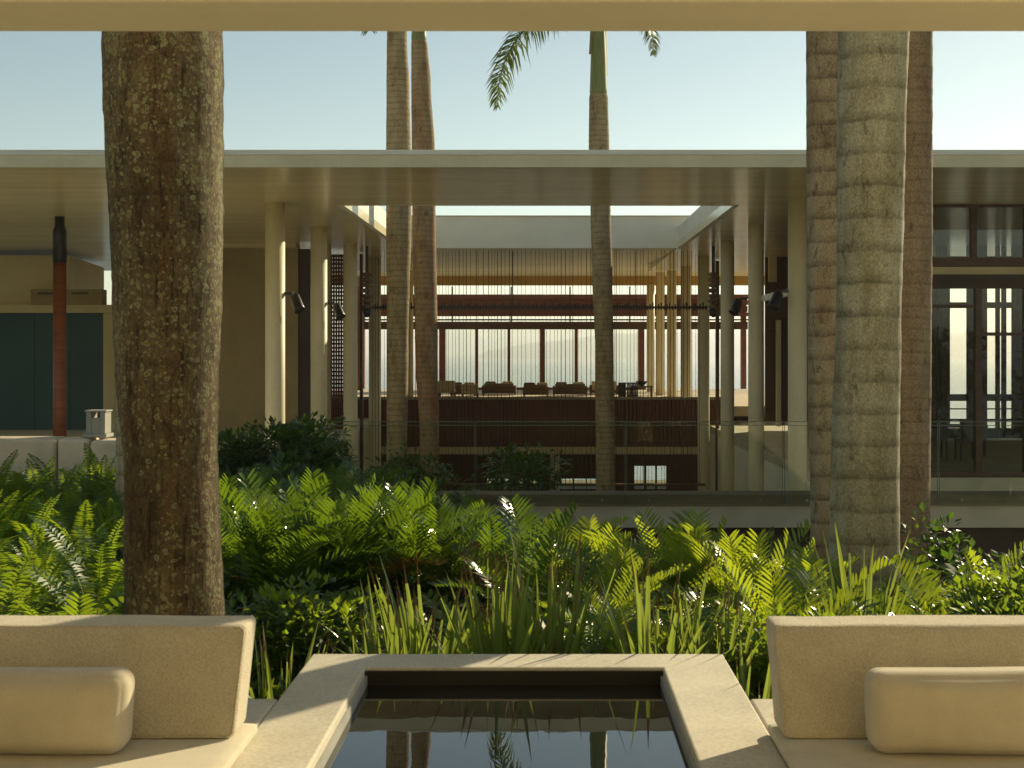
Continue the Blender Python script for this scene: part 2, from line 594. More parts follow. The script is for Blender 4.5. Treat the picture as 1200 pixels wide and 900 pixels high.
# ------------------------------------------------------------------ the garden bed
def bed_z(x, y):
    t = max(0.0, min(1.0, (y - 5.6) / 14.0))
    s = max(0.0, min(1.0, (x + 2.5) / 3.5))
    drop = (0.55 + 0.75 * s) * t
    return -1.85 - drop + 0.05 * noise.noise(Vector((x * .9, y * .9, 2)))


vs_, fs = [], []
gx = [-10 + i * 0.4 for i in range(38)] + [5.2]
gy = [4.95 + j * 0.4 for j in range(38)] + [20.16]
for y in gy:
    for x in gx:
        vs_.append((x, y, bed_z(x, y)))
nx, ny = len(gx), len(gy)
for j in range(ny - 1):
    for i in range(nx - 1):
        a = j * nx + i
        fs.append((a, a + 1, a + 1 + nx, a + nx))
kind(link('garden_bed', mesh('garden_bed', vs_, fs, M['soil'], True)), 'structure')

# ------------------------------------------------------------------ the roofed court building
GY0 = 20.75
OX0, OX1, OY0, OY1 = -4.14, 3.90, 26.47, 37.5
B = empty('court_pavilion', (0, 30, -6.6), 'low flat-roofed open pavilion on round plaster columns with a rectangular roof opening', 'pavilion')
RT = 0.20
roof = box('front_roof', -30, 24, ROOF_Y, OY0, H, H + RT, M['soffit'], B)
box('side_roof', -30, OX0, OY0, 48, H + .0005, H + RT, M['soffit'], B)
box('side_roof', OX1, 24, OY0, 48, H + .0005, H + RT, M['soffit'], B)
box('fascia', -30.02, 24.02, ROOF_Y - .04, ROOF_Y - .0005, H - .004, H + .175, M['fascia'], B)
box('fascia_lit_edge', -30.03, 24.03, ROOF_Y - .055, ROOF_Y + .1, H + .2005, H + .222, M['opening'], B)  # pale strip: the lit top edge of the fascia, put into colour
box('fascia_band', -30.02, 24.02, ROOF_Y - .035, ROOF_Y - .0006, H + .1755, H + .2, M['fascia'], B)
box('flashing', -30.02, 24.02, ROOF_Y + .30, ROOF_Y + .5, H + RT, H + .335, M['flashing'], B)
# upstands round the roof opening
ot = 3.86
box('opening_upstand', OX0 - .12, OX0 - .001, OY0 - .12, OY1, H - .003, H + .62, M['opening'], B)
box('opening_upstand', OX1 + .001, OX1 + .12, OY0 - .12, OY1, H - .003, H + .62, M['opening'], B)
box('opening_upstand', OX0 - .12, OX1 + .12, OY0 - .14, OY0 - .001, H - .003, H + .22, M['opening'], B)
box('opening_fascia', -13, 12, OY1, OY1 + .25, H + .003, PZ(254, 37.5), M['opening'], B)
box('opening_fascia_cap', -13, 12, OY1 - .03, OY1 + .28, PZ(254, 37.5) + .001, PZ(252.5, 37.5), M['fascia'], B)

# rear roof, rising gently to the sea side
rz0, rz1, ry0, ry1 = H, 3.56, OY1 + .251, 61.6
vs_ = [(-13, ry0, rz0), (12, ry0, rz0), (12, ry1, rz1), (-13, ry1, rz1), (-13, ry0, rz0 + .3), (12, ry0, rz0 + .3), (12, ry1, rz1 + .3), (-13, ry1, rz1 + .3)]
fs = [(3, 2, 1, 0), (4, 5, 6, 7), (0, 1, 5, 4), (1, 2, 6, 5), (2, 3, 7, 6), (3, 0, 4, 7)]
M['rear_soffit'] = surf('rear_soffit', (0.84, 0.74, 0.48), 0.18, 0.7, 0.4, 0.15, 2.2, 0.04, (0.25, 2.4, 1))
o = link('rear_roof', mesh('rear_roof', [Vector(v) - wpos(B) for v in vs_], fs, M['rear_soffit']), B)
box('rear_beam', -13, 12, 60.9, 61.5, PZ(334, 61), 3.54, M['tanbeam'], B)


def soff(y):
    return H if y < ry0 else rz0 + (rz1 - rz0) * (y - ry0) / (ry1 - ry0)


FLOOR_R = -1.95
XL, XR = -5.47, 5.06
colz = {}
for x, ylist in ((XL, (26.0, 31.05, 36.1, 41.3, 46.4, 51.5)), (XR, (25.6, 30.6, 35.4, 40.7, 45.8, 50.9, 56.0, 61.0))):
    for y in ylist:
        top = soff(y) + (0.02 if y < 60 else -.38)
        bot = -6.7 if y < 44 else FLOOR_R
        r = 0.198 if x < 0 else 0.188
        c = lathe('column', [(r, 0), (r, (top - bot) * .5), (r, top - bot)], M['column'], B, (x, y, bot), 28)
# more columns of the same row beside the glass room
# side walls
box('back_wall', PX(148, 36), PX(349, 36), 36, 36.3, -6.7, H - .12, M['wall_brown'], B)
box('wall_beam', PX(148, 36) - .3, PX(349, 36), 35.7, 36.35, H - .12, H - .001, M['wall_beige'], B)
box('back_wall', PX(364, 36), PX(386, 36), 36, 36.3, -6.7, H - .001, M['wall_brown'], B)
dr = box('doorway_dark', PX(349.5, 36.1), PX(363.5, 36.1), 36.1, 36.16, -2.4, H - .13, M['darkwood'], B)  # dark panel painted in place of the doorway's unlit interior
# pierced timber screen between the columns
sx0, sx1 = PX(385.5, 38.5), PX(403, 38.5)
bm = bmesh.new()


def addbox(bm, x0, x1, y0, y1, z0, z1):
    mt = Matrix.Translation(((x0 + x1) / 2, (y0 + y1) / 2, (z0 + z1) / 2)) @ Matrix.Diagonal((x1 - x0, y1 - y0, z1 - z0, 1))
    bmesh.ops.create_cube(bm, size=1.0, matrix=mt)


def bmobj(name, bm, m, parent=None, smooth=False):
    me = bpy.data.meshes.new(name)
    bm.to_mesh(me)
    bm.free()
    me.materials.append(m)
    if smooth:
        me.polygons.foreach_set('use_smooth', [True] * len(me.polygons))
    off = -wpos(parent) if parent is not None else Vector((0, 0, 0))
    return link(name, me, parent, off)


n = 6
wv = (sx1 - sx0) / n
for i in range(n + 1):
    addbox(bm, sx0 + i * wv - .022, sx0 + i * wv + .022, 38.45, 38.55, -4.5, 2.9)
for k in range(62):
    z = -4.5 + k * 0.12
    addbox(bm, sx0, sx1, 38.475, 38.525, z, z + .055)
kind(bmobj('pierced_screen', bm, M['redwood'], B), 'stuff')
box('timber_post', PX(403, 38), PX(407, 38), 37.95, 38.1, -6.7, 2.95, M['redwood'], B)
box('timber_post', PX(421.5, 39), PX(425, 39), 39, 39.15, -6.7, 2.95, M['frame'], B)
# dark timber panels beyond the other column row
box('timber_panel', PX(897, 41), PX(925, 41), 41, 41.15, -2.4, PZ(292, 41), M['frame'], B)
box('timber_panel', PX(925, 41) + .01, 13, 41.02, 41.14, -2.4, H - .01, M['darkwood'], B)
box('panel_post', PX(911, 40.5), PX(916, 40.5), 40.6, 40.8, -2.4, PZ(375, 40.5), M['column'], B)
box('panel_post', PX(902, 40.5), PX(911, 40.5), 40.6, 40.8, PZ(330, 40.5), H + .005, M['wall_beige'], B)
box('timber_post', PX(839, 42), PX(843, 42), 42, 42.15, -6.7, 2.95, M['frame'], B)
box('tie_beam', 5.16, 5.32, 25.75, 30.45, PZ(344, 26.3), PZ(336, 26.3), M['opening'], B)
# cross wall and slab of the lower storey, to either side of the sunken court
box('side_floor', -26, XL - .35, 20.7, 47, -2.55, -2.35, M['opening'], B)  # unseen floor, extended and kept pale to bounce light onto the soffit
box('side_floor', XR + .6, 14, 27.0, 47, -2.8, -2.56, M['ledge_wall'], B)
box('court_wall', XL - .9, XL - .5, 20.8, 44.9, -6.74, -2.56, M['opening'], B)  # court walls made pale to bounce sun from the opening upwards
box('court_wall', XR + .62, XR + .9, 27.1, 44.9, -6.74, -2.81, M['opening'], B)

kind(box('court_floor', XL - .45, XR + .6, GY0, 58, -6.74, -6.70, M['floor']), 'structure')  # pale paving added to bounce light up under the roof

# ------------------------------------------------------------------ sea lounge at the far side of the court
L = empty('sea_lounge', (0, 55, -6.6), 'far lounge deck with a row of tall brown-framed windows onto the sea', 'lounge')
WY = 64.0
box('deck', -14, 14, 44.95, WY + 1.2, FLOOR_R - .35, FLOOR_R, M['floor'], L)
BY = 44.8
wz0, wz1 = PZ(523, BY), PZ(467.5, BY)
bx0, bx1 = PX(421, BY), PX(842, BY)
box('upstand', bx0 - 2.0, bx1 + .4, BY + .02, BY + .14, wz0, wz1 - .02, M['darkwood'], L)
nb = 92
bw = (bx1 - bx0) / nb
for i in range(nb):
    x = bx0 + i * bw
    dz = 0.0
    box('board', x + .012, x + bw - .012, BY - .03 - .006 * (i % 3), BY + .015, wz0, wz1 - .025, M['redboard'], L)
box('upstand_cap', bx0 - 2.0, bx1 + .4, BY - .10, BY + .2, wz1 - .02, wz1 + .07, M['ledge'], L)
box('mid_rail', bx0, bx1, BY - .075, BY - .04, PZ(496, BY), PZ(494, BY), M['frame'], L)
box('concrete_beam', bx0 - 3, bx1 + 3, BY - .12, BY + .3, PZ(532, BY), PZ(523.5, BY), M['wall_beige'], L)
# windows
wt, wb = PZ(386, WY), PZ(454, WY)
box('header', PX(418, WY), PX(876, WY), WY - .1, WY + .12, wt, PZ(377, WY), M['frame'], L)
sill = box('window_sill', PX(515, WY), PX(757, WY), WY - .12, WY + .13, FLOOR_R, wb, M['redwood'], L)
edges = [(515, 522), (556.8, 560.2), (594.7, 598), (632.6, 638.7), (673.3, 677), (711.5, 715), (747.7, 755)]
for a, b_ in edges:
    box('mullion', PX(a, WY), PX(b_, WY), WY - .09, WY + .09, wb + .001, wt - .001, M['redwood'], L)
for k in range(len(edges) - 1):
    pane = box('window_pane', PX(edges[k][1], WY), PX(edges[k + 1][0], WY), WY - .01, WY + .01, wb, wt, M['glass'], L)
# louvred timber canopy over the windows
for py0, py1, yy in ((345, 350.5, 65), (351.5, 357, 65.2), (358, 365, 65.5), (366, 370.5, 65)):
    box('louvre_board', PX(420, 65), PX(878, 65), yy, yy + .35, PZ(py1, 65), PZ(py0, 65), M['redwood'], L)
for px in (462, 530, 599, 668, 738, 806):
    box('canopy_hanger', PX(px - .9, 64.8), PX(px + .9, 64.8), 64.75, 64.85, PZ(377, 64.8), PZ(336, 64.8), M['frame'], L)
box('louvre_back', PX(420, 65), PX(878, 65), 66, 66.1, PZ(370, 66), PZ(345.5, 66), M['redwood'], L)
box('bounce_terrace', -16, 16, WY + 1.6, 72, FLOOR_R - .5, FLOOR_R - .35, M['opening'], L)  # unseen pale slab added to bounce sunlight onto the rear soffit
box('louvre_rail', PX(420, 65), PX(878, 65), 65, 65.1, PZ(375.6, 65), PZ(373.8, 65), M['frame'], L)
for px in (423, 873):
    box('corner_post', PX(px - 3, 65), PX(px + 3, 65), 65.36, 65.7, FLOOR_R, PZ(345, 65), M['redwood'], L)
for x in (-9.2, -12.0, 10.3, 12.4):
    box('corner_post', x, x + .2, 63, 63.2, FLOOR_R, 3.5, M['redwood'], L)
# lower storey under the deck
LY = 58.0


def wall_with_holes(name, y0, y1, x0, x1, z0, z1, holes, m, parent):
    """vertical strips, leaving rectangular openings"""
    xsn = sorted({x0, x1} | {h[0] for h in holes} | {h[1] for h in holes})
    for a, b_ in zip(xsn, xsn[1:]):
        hs = [h for h in holes if h[0] <= a + 1e-6 and h[1] >= b_ - 1e-6]
        if not hs:
            box(name, a, b_, y0, y1, z0, z1, m, parent)
        else:
            h = hs[0]
            if h[2] > z0 + .01:
                box(name, a, b_, y0, y1, z0, h[2], m, parent)
            if h[3] < z1 - .01:
                box(name, a, b_, y0, y1, h[3], z1, m, parent)


holes = []
for a, b_, t0, t1 in ((427, 435, 546, 568), (571, 596, 561, 573), (598, 631, 561, 573), (650, 671, 561, 573), (673, 701, 561, 573), (743.5, 755, 546, 573), (757.5, 768, 546, 573), (770, 781, 546, 573), (858, 870, 544, 578)):
    holes.append((PX(a, LY), PX(b_, LY), PZ(t1, LY), PZ(t0, LY)))
wall_with_holes('lower_wall', LY, LY + .2, -14, 14, -6.74, FLOOR_R - .36, holes, M['redboard'], L)
for h in holes:
    if h[1] - h[0] > .5:
        nm = max(1, int((h[1] - h[0]) / .45))
        for q in range(1, nm):
            x = h[0] + (h[1] - h[0]) * q / nm
            box('lower_mullion', x - .02, x + .02, LY + .05, LY + .12, h[2], h[3], M['frame'], L)
for px in (828, 818):
    pass
for px in (470, 650, 828):
    lathe('lower_column', [(.19, 0), (.19, 4.4)], M['column'], L, (PX(px, 50), 50, -6.7), 20)

# ------------------------------------------------------------------ hanging wire screen
WS = 38.3
scr = empty('wire_screen', (0, WS, -4.0), 'curtain of thin dark vertical wires hanging below the roof edge across the court', 'wire screen')
r2 = random.Random(3)
x = -5.15
wire_me = mesh('wire', *tube_geo([(0, 0, -3.5), (0, 0, 3.5)], [.0065, .0065], 5), M['wire'])
wire2_me = mesh('wire', *tube_geo([(0, 0, -3.5), (0, 0, 3.5)], [.011, .011], 5), M['wire'])
while x < 4.75:
    link('wire', wire2_me if r2.random() < .2 else wire_me, scr, (x, r2.uniform(-.12, .12), 3.52))
    x += r2.choice((.055, .075, .09, .11, .11, .13, .16))
box('head_rail', -5.2, 4.8, WS - .15, WS + .15, H + .03, H + .075, M['frame'], scr)
box('foot_rail', -5.2, 4.8, WS - .15, WS + .15, -4.03, -3.98, M['frame'], scr)
# a dark toothed rail crossing the court
rail = empty('lamp_rail', (0, 39.2, PZ(365, 39.2)), 'dark horizontal rail with close short teeth spanning between the column rows', 'rail')
ra, rb = PX(426, 39.2), PX(829, 39.2)
box('rail_bar', ra, rb, 39.17, 39.23, PZ(361.5, 39.2), PZ(359, 39.2), M['black'], rail)
bm = bmesh.new()
k = 0
x = ra
while x < rb:
    h_ = .10 + .05 * (k % 3)
    addbox(bm, x, x + .045, 39.14, 39.165, PZ(361, 39.2) - .06, PZ(361, 39.2) + h_ - .03)
    x += .085
    k += 1
kind(bmobj('rail_teeth', bm, M['black'], rail), 'stuff')
for px in (456, 601, 745):
    box('rail_rod', PX(px, 39.2) - .012, PX(px, 39.2) + .012, 39.19, 39.21, PZ(359, 39.2), soff(39.2), M['black'], rail)

# ------------------------------------------------------------------ glass balustrade on the garden ledge
GY = 20.2
ledge = empty('court_ledge_wall', (0, GY, -6.7), 'low plastered wall with a weathered grey coping along the sunken court', 'wall')
box('coping', PX(380, GY), 16, GY, GY + .55, PZ(592.5, GY), PZ(579.5, GY), M['ledge'], ledge, .012)
box('wall_face', PX(380, GY) + .02, 16, GY + .07, GY + .5, PZ(619, GY), PZ(592.5, GY) - .001, M['ledge_wall'], ledge)
box('wall_base', PX(380, GY) + .04, 16, GY + .25, GY + .48, -6.7, PZ(619, GY) - .001, M['opening'], ledge)  # made pale so its court face bounces light to the soffit
box('wall_dark_skin', PX(380, GY) + .04, 16, GY + .235, GY + .249, -6.7, PZ(619, GY) - .002, M['darkwood'], ledge)  # dark sheet added so the pale bounce wall stays dark from the garden
bal = empty('glass_balustrade', (0, GY - .04, PZ(592, GY)), 'frameless clear glass balustrade panels along the court ledge', 'balustrade')
jn = [392, 557, 733, 918, 1099, 1283]
for a, b_ in zip(jn, jn[1:]):
    x0, x1 = PX(a + 1.3, GY), PX(b_ - 1.3, GY)
    pn = box('glass_panel', x0, x1, GY - .035, GY - .023, PZ(590, GY), PZ(494.5, GY), M['glass'], bal)
    c = wpos(pn)
    box('glass_edge', x0, x1, GY - .0365, GY - .0215, PZ(494.5, GY), PZ(494.5, GY) + .012, M['glass_edge'], pn)
    for xx in (x0 - .008, x1):
        box('glass_edge', xx, xx + .008, GY - .0365, GY - .0215, PZ(590, GY), PZ(494.5, GY), M['glass_edge'], pn)
    box('top_strip', x0, x1, GY - .0375, GY - .0205, PZ(498.7, GY), PZ(498, GY), M['glass_edge'], pn)
    for xx in (x0 + .35, x1 - .35):
        lathe('fixing', [(.022, 0), (.022, .06)], M['grey_stone'], pn, (xx, GY + .02, PZ(586, GY)), 10, rot=(R(90), 0, 0))

# ------------------------------------------------------------------ glazed room beside the court
G = empty('glazed_room', (9, 27, -2.7), 'brown-framed glazed room under the roof with transom windows, behind the ringed palms', 'room')
GR = 26.3
gx0, gx1 = 7.2, 15.0
box('plinth', gx0, gx1, GR - .15, 37, PZ(700, GR), PZ(559, GR), M['ledge_wall'], G)
box('sill', gx0, gx1, GR - .12, GR + .12, PZ(559, GR) + .001, PZ(553, GR), M['frame'], G)
for a, b_, mm, d in ((H - .001, PZ(243, GR), 'frame', .09), (PZ(302, GR), PZ(313, GR), 'frame', .10), (PZ(313, GR) - .001, PZ(322, GR) + .001, 'wall_beige', .06), (PZ(322, GR), PZ(338, GR), 'darkwood', .13)):
    box('transom_rail', gx0, gx1, GR - d, GR + d, b_, a, M[mm], G)
mx_ = [1052 + 0, 1080, 1140.5, 1203, 1264, 1325]
gl_x = [PX(q, GR) for q in mx_]
gl_x[0] = gx0 + .05
for k, x in enumerate(gl_x):
    box('mullion', x - .055, x + .055, GR - .07, GR + .07, PZ(302, GR) + .001, PZ(243, GR) - .001, M['frame'], G)
    xl = x + (.09 if k in (2,) else 0)
    box('mullion', xl - .06, xl + .06, GR - .08, GR + .08, PZ(553, GR) + .001, PZ(338, GR) - .001, M['frame'], G)
for k in range(len(gl_x) - 1):
    a, b_ = gl_x[k], gl_x[k + 1]
    box('window_pane', a + .055, b_ - .055, GR - .006, GR + .006, PZ(302, GR), PZ(243, GR), M['glass_dark'], G)
    a2 = a + (.09 if k == 2 else 0)
    b2 = b_ + (.09 if k + 1 == 2 else 0)
    box('window_pane', a2 + .06, b2 - .06, GR - .006, GR + .006, PZ(553, GR), PZ(338, GR), M['glass_dark'], G)
    zz = PZ(359, GR) if k < 2 else PZ(391.5, GR)
    box('glazing_bar', a2 + .06, b2 - .06, GR - .04, GR + .04, zz - .035, zz + .035, M['frame'], G)
# its far side, open to the sky between posts
RY = 36.5
box('room_floor', gx0, gx1, GR + .13, RY + .4, PZ(559, GR) + .0015, PZ(556, GR), M['floor'], G)
rear_posts = [(1056, 1062), (1080, 1090), (1099, 1101), (1103.5, 1110), (1135, 1157), (1169, 1172), (1176, 1179.5), (1188, 1215), (1240, 1246), (1270, 1290)]
for a, b_ in rear_posts:
    box('rear_post', PX(a, RY), PX(b_, RY), RY, RY + .2, -2.5, H - .002, M['frame'], G)
for t0, t1 in ((300, 338), (354, 361), (462, 470), (478.5, 480), (491, 493.5)):
    box('rear_rail', gx0, gx1, RY + .05, RY + .15, PZ(t1, RY), PZ(t0, RY), M['frame'], G)
box('rear_sill', gx0, gx1, RY + .04, RY + .18, -2.5, PZ(502, RY), M['darkwood'], G)
box('side_wall', gx0 - .2, gx0 - .005, GR + .2, RY, -2.6, H - .003, M['darkwood'], G)
box('side_wall', gx1, gx1 + .2, GR - .1, RY, -2.6, H - .003, M['wall_beige'], G)

# ------------------------------------------------------------------ building at the other side: teal screen, block, pole
T = empty('side_house', (-14.5, 38, -2.7), 'beige house wing with a large dark teal sliding screen under a flat lintel', 'house')
TY = 38.0
box('teal_screen', -19, PX(123, TY), TY, TY + .06, -2.7, PZ(367, TY), M['teal'], T)
for px in (40, 82):
    box('screen_joint', PX(px, TY) - .008, PX(px, TY) + .008, TY - .008, TY - .0005, -2.7, PZ(367, TY), M['darkwood'], T)
box('screen_post', PX(123, TY), PX(136, TY), TY - .15, TY + .25, -2.7, PZ(367, TY), M['wall_beige'], T)
box('lintel', -19, PX(136, TY) + .05, TY - .3, TY + .4, PZ(367, TY) + .001, PZ(357.5, TY), M['wall_beige'], T)
prism('upper_block', [(-21, 38.1), (PX(80, 38), 38.1), (-15.07, 43.8), (-21, 43.8)], PZ(357.5, 38) + .001, PZ(299, 38), M['wall_beige'], T)
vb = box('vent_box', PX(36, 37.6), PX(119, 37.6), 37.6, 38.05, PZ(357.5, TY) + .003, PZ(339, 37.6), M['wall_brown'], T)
for q in range(2):
    a, b_ = ((44, 62), (84, 104))[q]
    box('vent_slot', PX(a, 37.6), PX(b_, 37.6), 37.585, 37.599, PZ(345, 37.6), PZ(342.5, 37.6), M['black'], vb)
po = empty('timber_pole', (PX(70, 28.66), 28.66, -2.35), 'reddish brown timber pole with a black metal head in front of the teal screen', 'pole')
lathe('shaft', [(.145, 0), (.142, 1.2), (.139, PZ(308, 28.66) + 2.35)], M['redwood'], po, (PX(70, 28.66), 28.66, -2.35), 14)
pz = PZ(308, 28.66)
lathe('head', [(.150, 0), (.150, .62), (.148, .72), (.105, .82), (.105, H - pz + .01)], M['black'], po, (PX(70, 28.66), 28.66, pz + .001), 20)

# low stone wall at the edge of the fern bed
lw = empty('garden_wall', (-8, 20.2, -2.5), 'low pale cast stone wall of heavy blocks beyond the fern bed', 'wall')
for a, b_ in ((-95, 71.5), (73.5, 109.5), (111.5, 164), (166, 239), (241, 320)):
    box('stone_block', PX(a, 20.2), PX(b_, 20.2), 19.95, 20.55, -2.6, PZ(512.5, 20.2) - .012 * ((a + 95) % 3), M['pale_stone'], lw, .07, 4)
la = empty('stone_lantern', (PX(116, 20.25), 20.25, PZ(512, 20.2)), 'small grey stone lantern box with a notched top on the low wall', 'lantern')
lz = PZ(512.5, 20.2)
lx = PX(115, 20.25)
box('base', lx - .20, lx + .18, 20.1, 20.45, lz, lz + .06, M['grey_stone'], la, .01)
for a, b_ in ((-.15, -.07), (.07, .15)):
    box('side_slab', lx + a, lx + b_, 20.13, 20.42, lz + .061, lz + .40, M['grey_stone'], la, .008)
box('front_slab', lx - .069, lx + .069, 20.14, 20.2, lz + .061, lz + .31, M['grey_stone'], la, .006)
box('lid', lx - .17, lx + .17, 20.12, 20.43, lz + .401, lz + .43, M['grey_stone'], la, .008)

# ------------------------------------------------------------------ floodlights and shell hangings
def floodlight(px_att, py, D, dx, dy_px, label, s=1.0):
    a = P(px_att, py, D)
    e = empty('floodlight', a, label, 'floodlight')
    sgn = 1 if dx > 0 else -1
    box('bracket', min(a.x, a.x + sgn * .16), max(a.x, a.x + sgn * .16), D - .03, D + .03, a.z - .035, a.z + .035, M['black'], e)
    arm_v = [a + Vector((sgn * .16, 0, 0)), a + Vector((sgn * .22, -.04, -.10))]
    link('arm', mesh('arm', *tube_geo([v - a for v in arm_v], [.03, .03], 8), M['black']), e)
    lathe('lamp_head', [(.055, -.02), (.10, .02), (.11, .30), (.125, .36), (.10, .37)], M['black'], e, a + Vector((sgn * .21, -.03, -.04)), 18, rot=(R(160), R(-sgn * 24), 0))
    return e


floodlight(333, 344, 26.0, 1, 0, 'black floodlight on the first round column beside the tan wall')
floodlight(384, 355, 31.05, 1, 0, 'black floodlight on the column beside the pierced timber screen')
floodlight(875.5, 350, 30.6, -1, 0, 'black floodlight on the free side of the paired court column')
floodlight(924.5, 341, 25.6, -1, 0, 'black floodlight under the pale tie beam by the ringed palms')


def hanging(px, pyt, pyb, D, label):
    a = P(px, pyb, D)
    e = empty('shell_hanging', a, label, 'hanging ornament', 'stacked shell hangings')
    n = 7
    zt = PZ(pyt, D)
    step = (zt - a.z) / (n + 1.6)
    link('cord', mesh('cord', *tube_geo([(0, 0, .2), (0, 0, soff(D) - a.z)], [.05, .05], 6), M['black']), e)
    lathe('weight', [(.03, 0), (.10, .06), (.13, .2), (.1, step * 1.4), (.05, step * 1.5)], M['black'], e, a, 14)
    pr = [(.02, 0), (.12, .03), (.165, step * .45), (.12, step * .85), (.04, step * .98)]
    for k in range(n):
        o = lathe('shell_disc', pr, M['shell'], e, a + Vector((.01 * (-1) ** k, 0, step * (1.5 + k))), 16)
    return e


hanging(430, 318, 372, 36.8, 'stacked brown shell ornament hanging beside the pierced timber screen')
hanging(836, 318, 372, 36.8, 'stacked brown shell ornament hanging beside the paired court columns')

# ------------------------------------------------------------------ far terrace furniture
def sofa(x, y, w, label, m='fabric_dark', back=True, rz=0):
    e = empty('lounge_sofa', (x, y, FLOOR_R), label, 'sofa', 'sofas on the far deck', rz)
    o = Vector((x, y, FLOOR_R))

    def pb(nm, x0, x1, y0, y1, z0, z1, mm, bv=.03):
        return box(nm, o.x + x0, o.x + x1, o.y + y0, o.y + y1, o.z + z0, o.z + z1, M[mm], e, bv)
    pb('seat_frame', -w / 2, w / 2, -.4, .4, .08, .20, 'frame', .01)
    pb('seat_cushion', -w / 2 + .1, w / 2 - .1, -.38, .36, .201, .34, m)
    if back:
        pb('backrest', -w / 2 + .1, w / 2 - .1, -.42, -.2, .341, .52, m)
    for s in (-1, 1):
        pb('armrest', min(s * w / 2, s * (w / 2 - .095)), max(s * w / 2, s * (w / 2 - .095)), -.4, .4, .205, .42, 'frame', .01)
        for yy in (-.36, .3):
            pb('leg', s * (w / 2 - .05) - .03, s * (w / 2 - .05) + .03, yy, yy + .06, 0, .079, 'frame', .004)
    for q in range(2):
        px_ = -w / 4 + q * w / 2
        pb('pillow', px_ - .24, px_ + .24, -.18, -.02, .345, .60, 'fabric_pale' if q else m, .06)
    return e


sofa(PX(543, 55), 55, 1.1, 'low brown lounge sofa behind the wires, beside the twin slim palms')
sofa(PX(585, 56.5), 56.5, 1.5, 'dark lounge sofa with a pale pillow before the second and third tall panes')
sofa(PX(628, 54.5), 54.5, 1.1, 'short brown lounge sofa before the thick middle mullion')
sofa(PX(668, 55.5), 55.5, 1.5, 'brown lounge sofa beside the single slim palm, before the fourth pane')
sofa(PX(708, 57), 57, 1.3, 'pale-cushioned lounge sofa partly hidden by the single slim palm', 'fabric_pale')


def low_table(px, D, w, label):
    x = PX(px, D)
    e = empty('side_table', (x, D, FLOOR_R), label, 'table')
    box('table_top', x - w / 2, x + w / 2, D - .3, D + .3, FLOOR_R + .44, FLOOR_R + .49, M['frame'], e, .008)
    for sx in (-1, 1):
        for sy in (-1, 1):
            xx, yy = x + sx * (w / 2 - .05), D + sy * .24
            box('leg', xx - .025, xx + .025, yy - .025, yy + .025, FLOOR_R, FLOOR_R + .439, M['frame'], e)
    return e


low_table(752, 53, .9, 'small dark table with a bowl by the window jamb on the far deck')
bx = PX(752, 53)
tag(lathe('bowl', [(.06, 0), (.2, .12), (.26, .2), (.24, .2), (.18, .12), (.02, .04)], M['black'], None, (bx, 53, FLOOR_R + .491), 18, cap=False), 'dark round bowl on the small table of the far deck', 'bowl')
for px, w, lab in ((729, .3, 'slim black slatted basket beside the single slim palm on the far deck'), (741, .44, 'wide black slatted basket next to a slim one on the far deck')):
    D = 52.0
    x = PX(px, D)
    e = empty('slatted_basket', (x, D, FLOOR_R), lab, 'basket')
    box('base', x - w / 2, x + w / 2, D - .2, D + .2, FLOOR_R + .1, FLOOR_R + .16, M['black'], e)
    n = 7
    for q in range(n):
        xx = x - w / 2 + .02 + q * (w - .04) / (n - 1)
        for yy in (D - .19, D + .19):
            box('slat', xx - .016, xx + .016, yy - .012, yy + .012, FLOOR_R, FLOOR_R + .62, M['black'], e)
    box('rim', x - w / 2 - .01, x + w / 2 + .01, D - .215, D + .215, FLOOR_R + .621, FLOOR_R + .66, M['black'], e, .006)
for px, D, lab in ((524, 52, 'cream high-backed lounge chair by the first window jamb'), (551, 51, 'cream lounge chair turned to the sea beside a low brown sofa')):
    x = PX(px, D)
    e = empty('lounge_chair', (x, D, FLOOR_R), lab, 'chair')
    for sx in (-1, 1):
        for sy in (-1, 1):
            box('leg', x + sx * .3 - .025, x + sx * .3 + .025, D + sy * .3 - .025, D + sy * .3 + .025, FLOOR_R, FLOOR_R + .25, M['frame'], e)
    box('seat', x - .34, x + .34, D - .34, D + .34, FLOOR_R + .251, FLOOR_R + .36, M['fabric_pale'], e, .03)
    box('backrest', x - .34, x + .34, D - .36, D - .22, FLOOR_R + .361, FLOOR_R + (.74 if px == 524 else .62), M['fabric_pale'], e, .04)
# dining set inside the glazed room
RF = PZ(556, GR)
D = 31.0
x = PX(1115, D)
e = empty('dining_table', (x, D, RF), 'dark dining table seen through the glazed room window', 'table')
box('table_top', x - .75, x + .75, D - .4, D + .4, RF + .70, RF + .75, M['darkwood'], e, .008)
for sx in (-1, 1):
    for sy in (-1, 1):
        box('leg', x + sx * .68 - .035, x + sx * .68 + .035, D + sy * .34 - .035, D + sy * .34 + .035, RF, RF + .699, M['darkwood'], e)
for px, lab in ((1096, 'dark dining chair at the table end nearest the ringed palms'), (1133, 'dark dining chair at the table by the room mullion')):
    x = PX(px, 29.8)
    D = 29.8
    e = empty('dining_chair', (x, D, RF), lab, 'chair')
    for sx in (-1, 1):
        for sy in (-1, 1):
            box('leg', x + sx * .2 - .02, x + sx * .2 + .02, D + sy * .2 - .02, D + sy * .2 + .02, RF, RF + .43, M['darkwood'], e)
    box('seat', x - .23, x + .23, D - .23, D + .23, RF + .431, RF + .48, M['darkwood'], e, .01)
    box('backrest', x - .23, x + .23, D - .23, D - .19, RF + .481, RF + .95, M['darkwood'], e, .01)

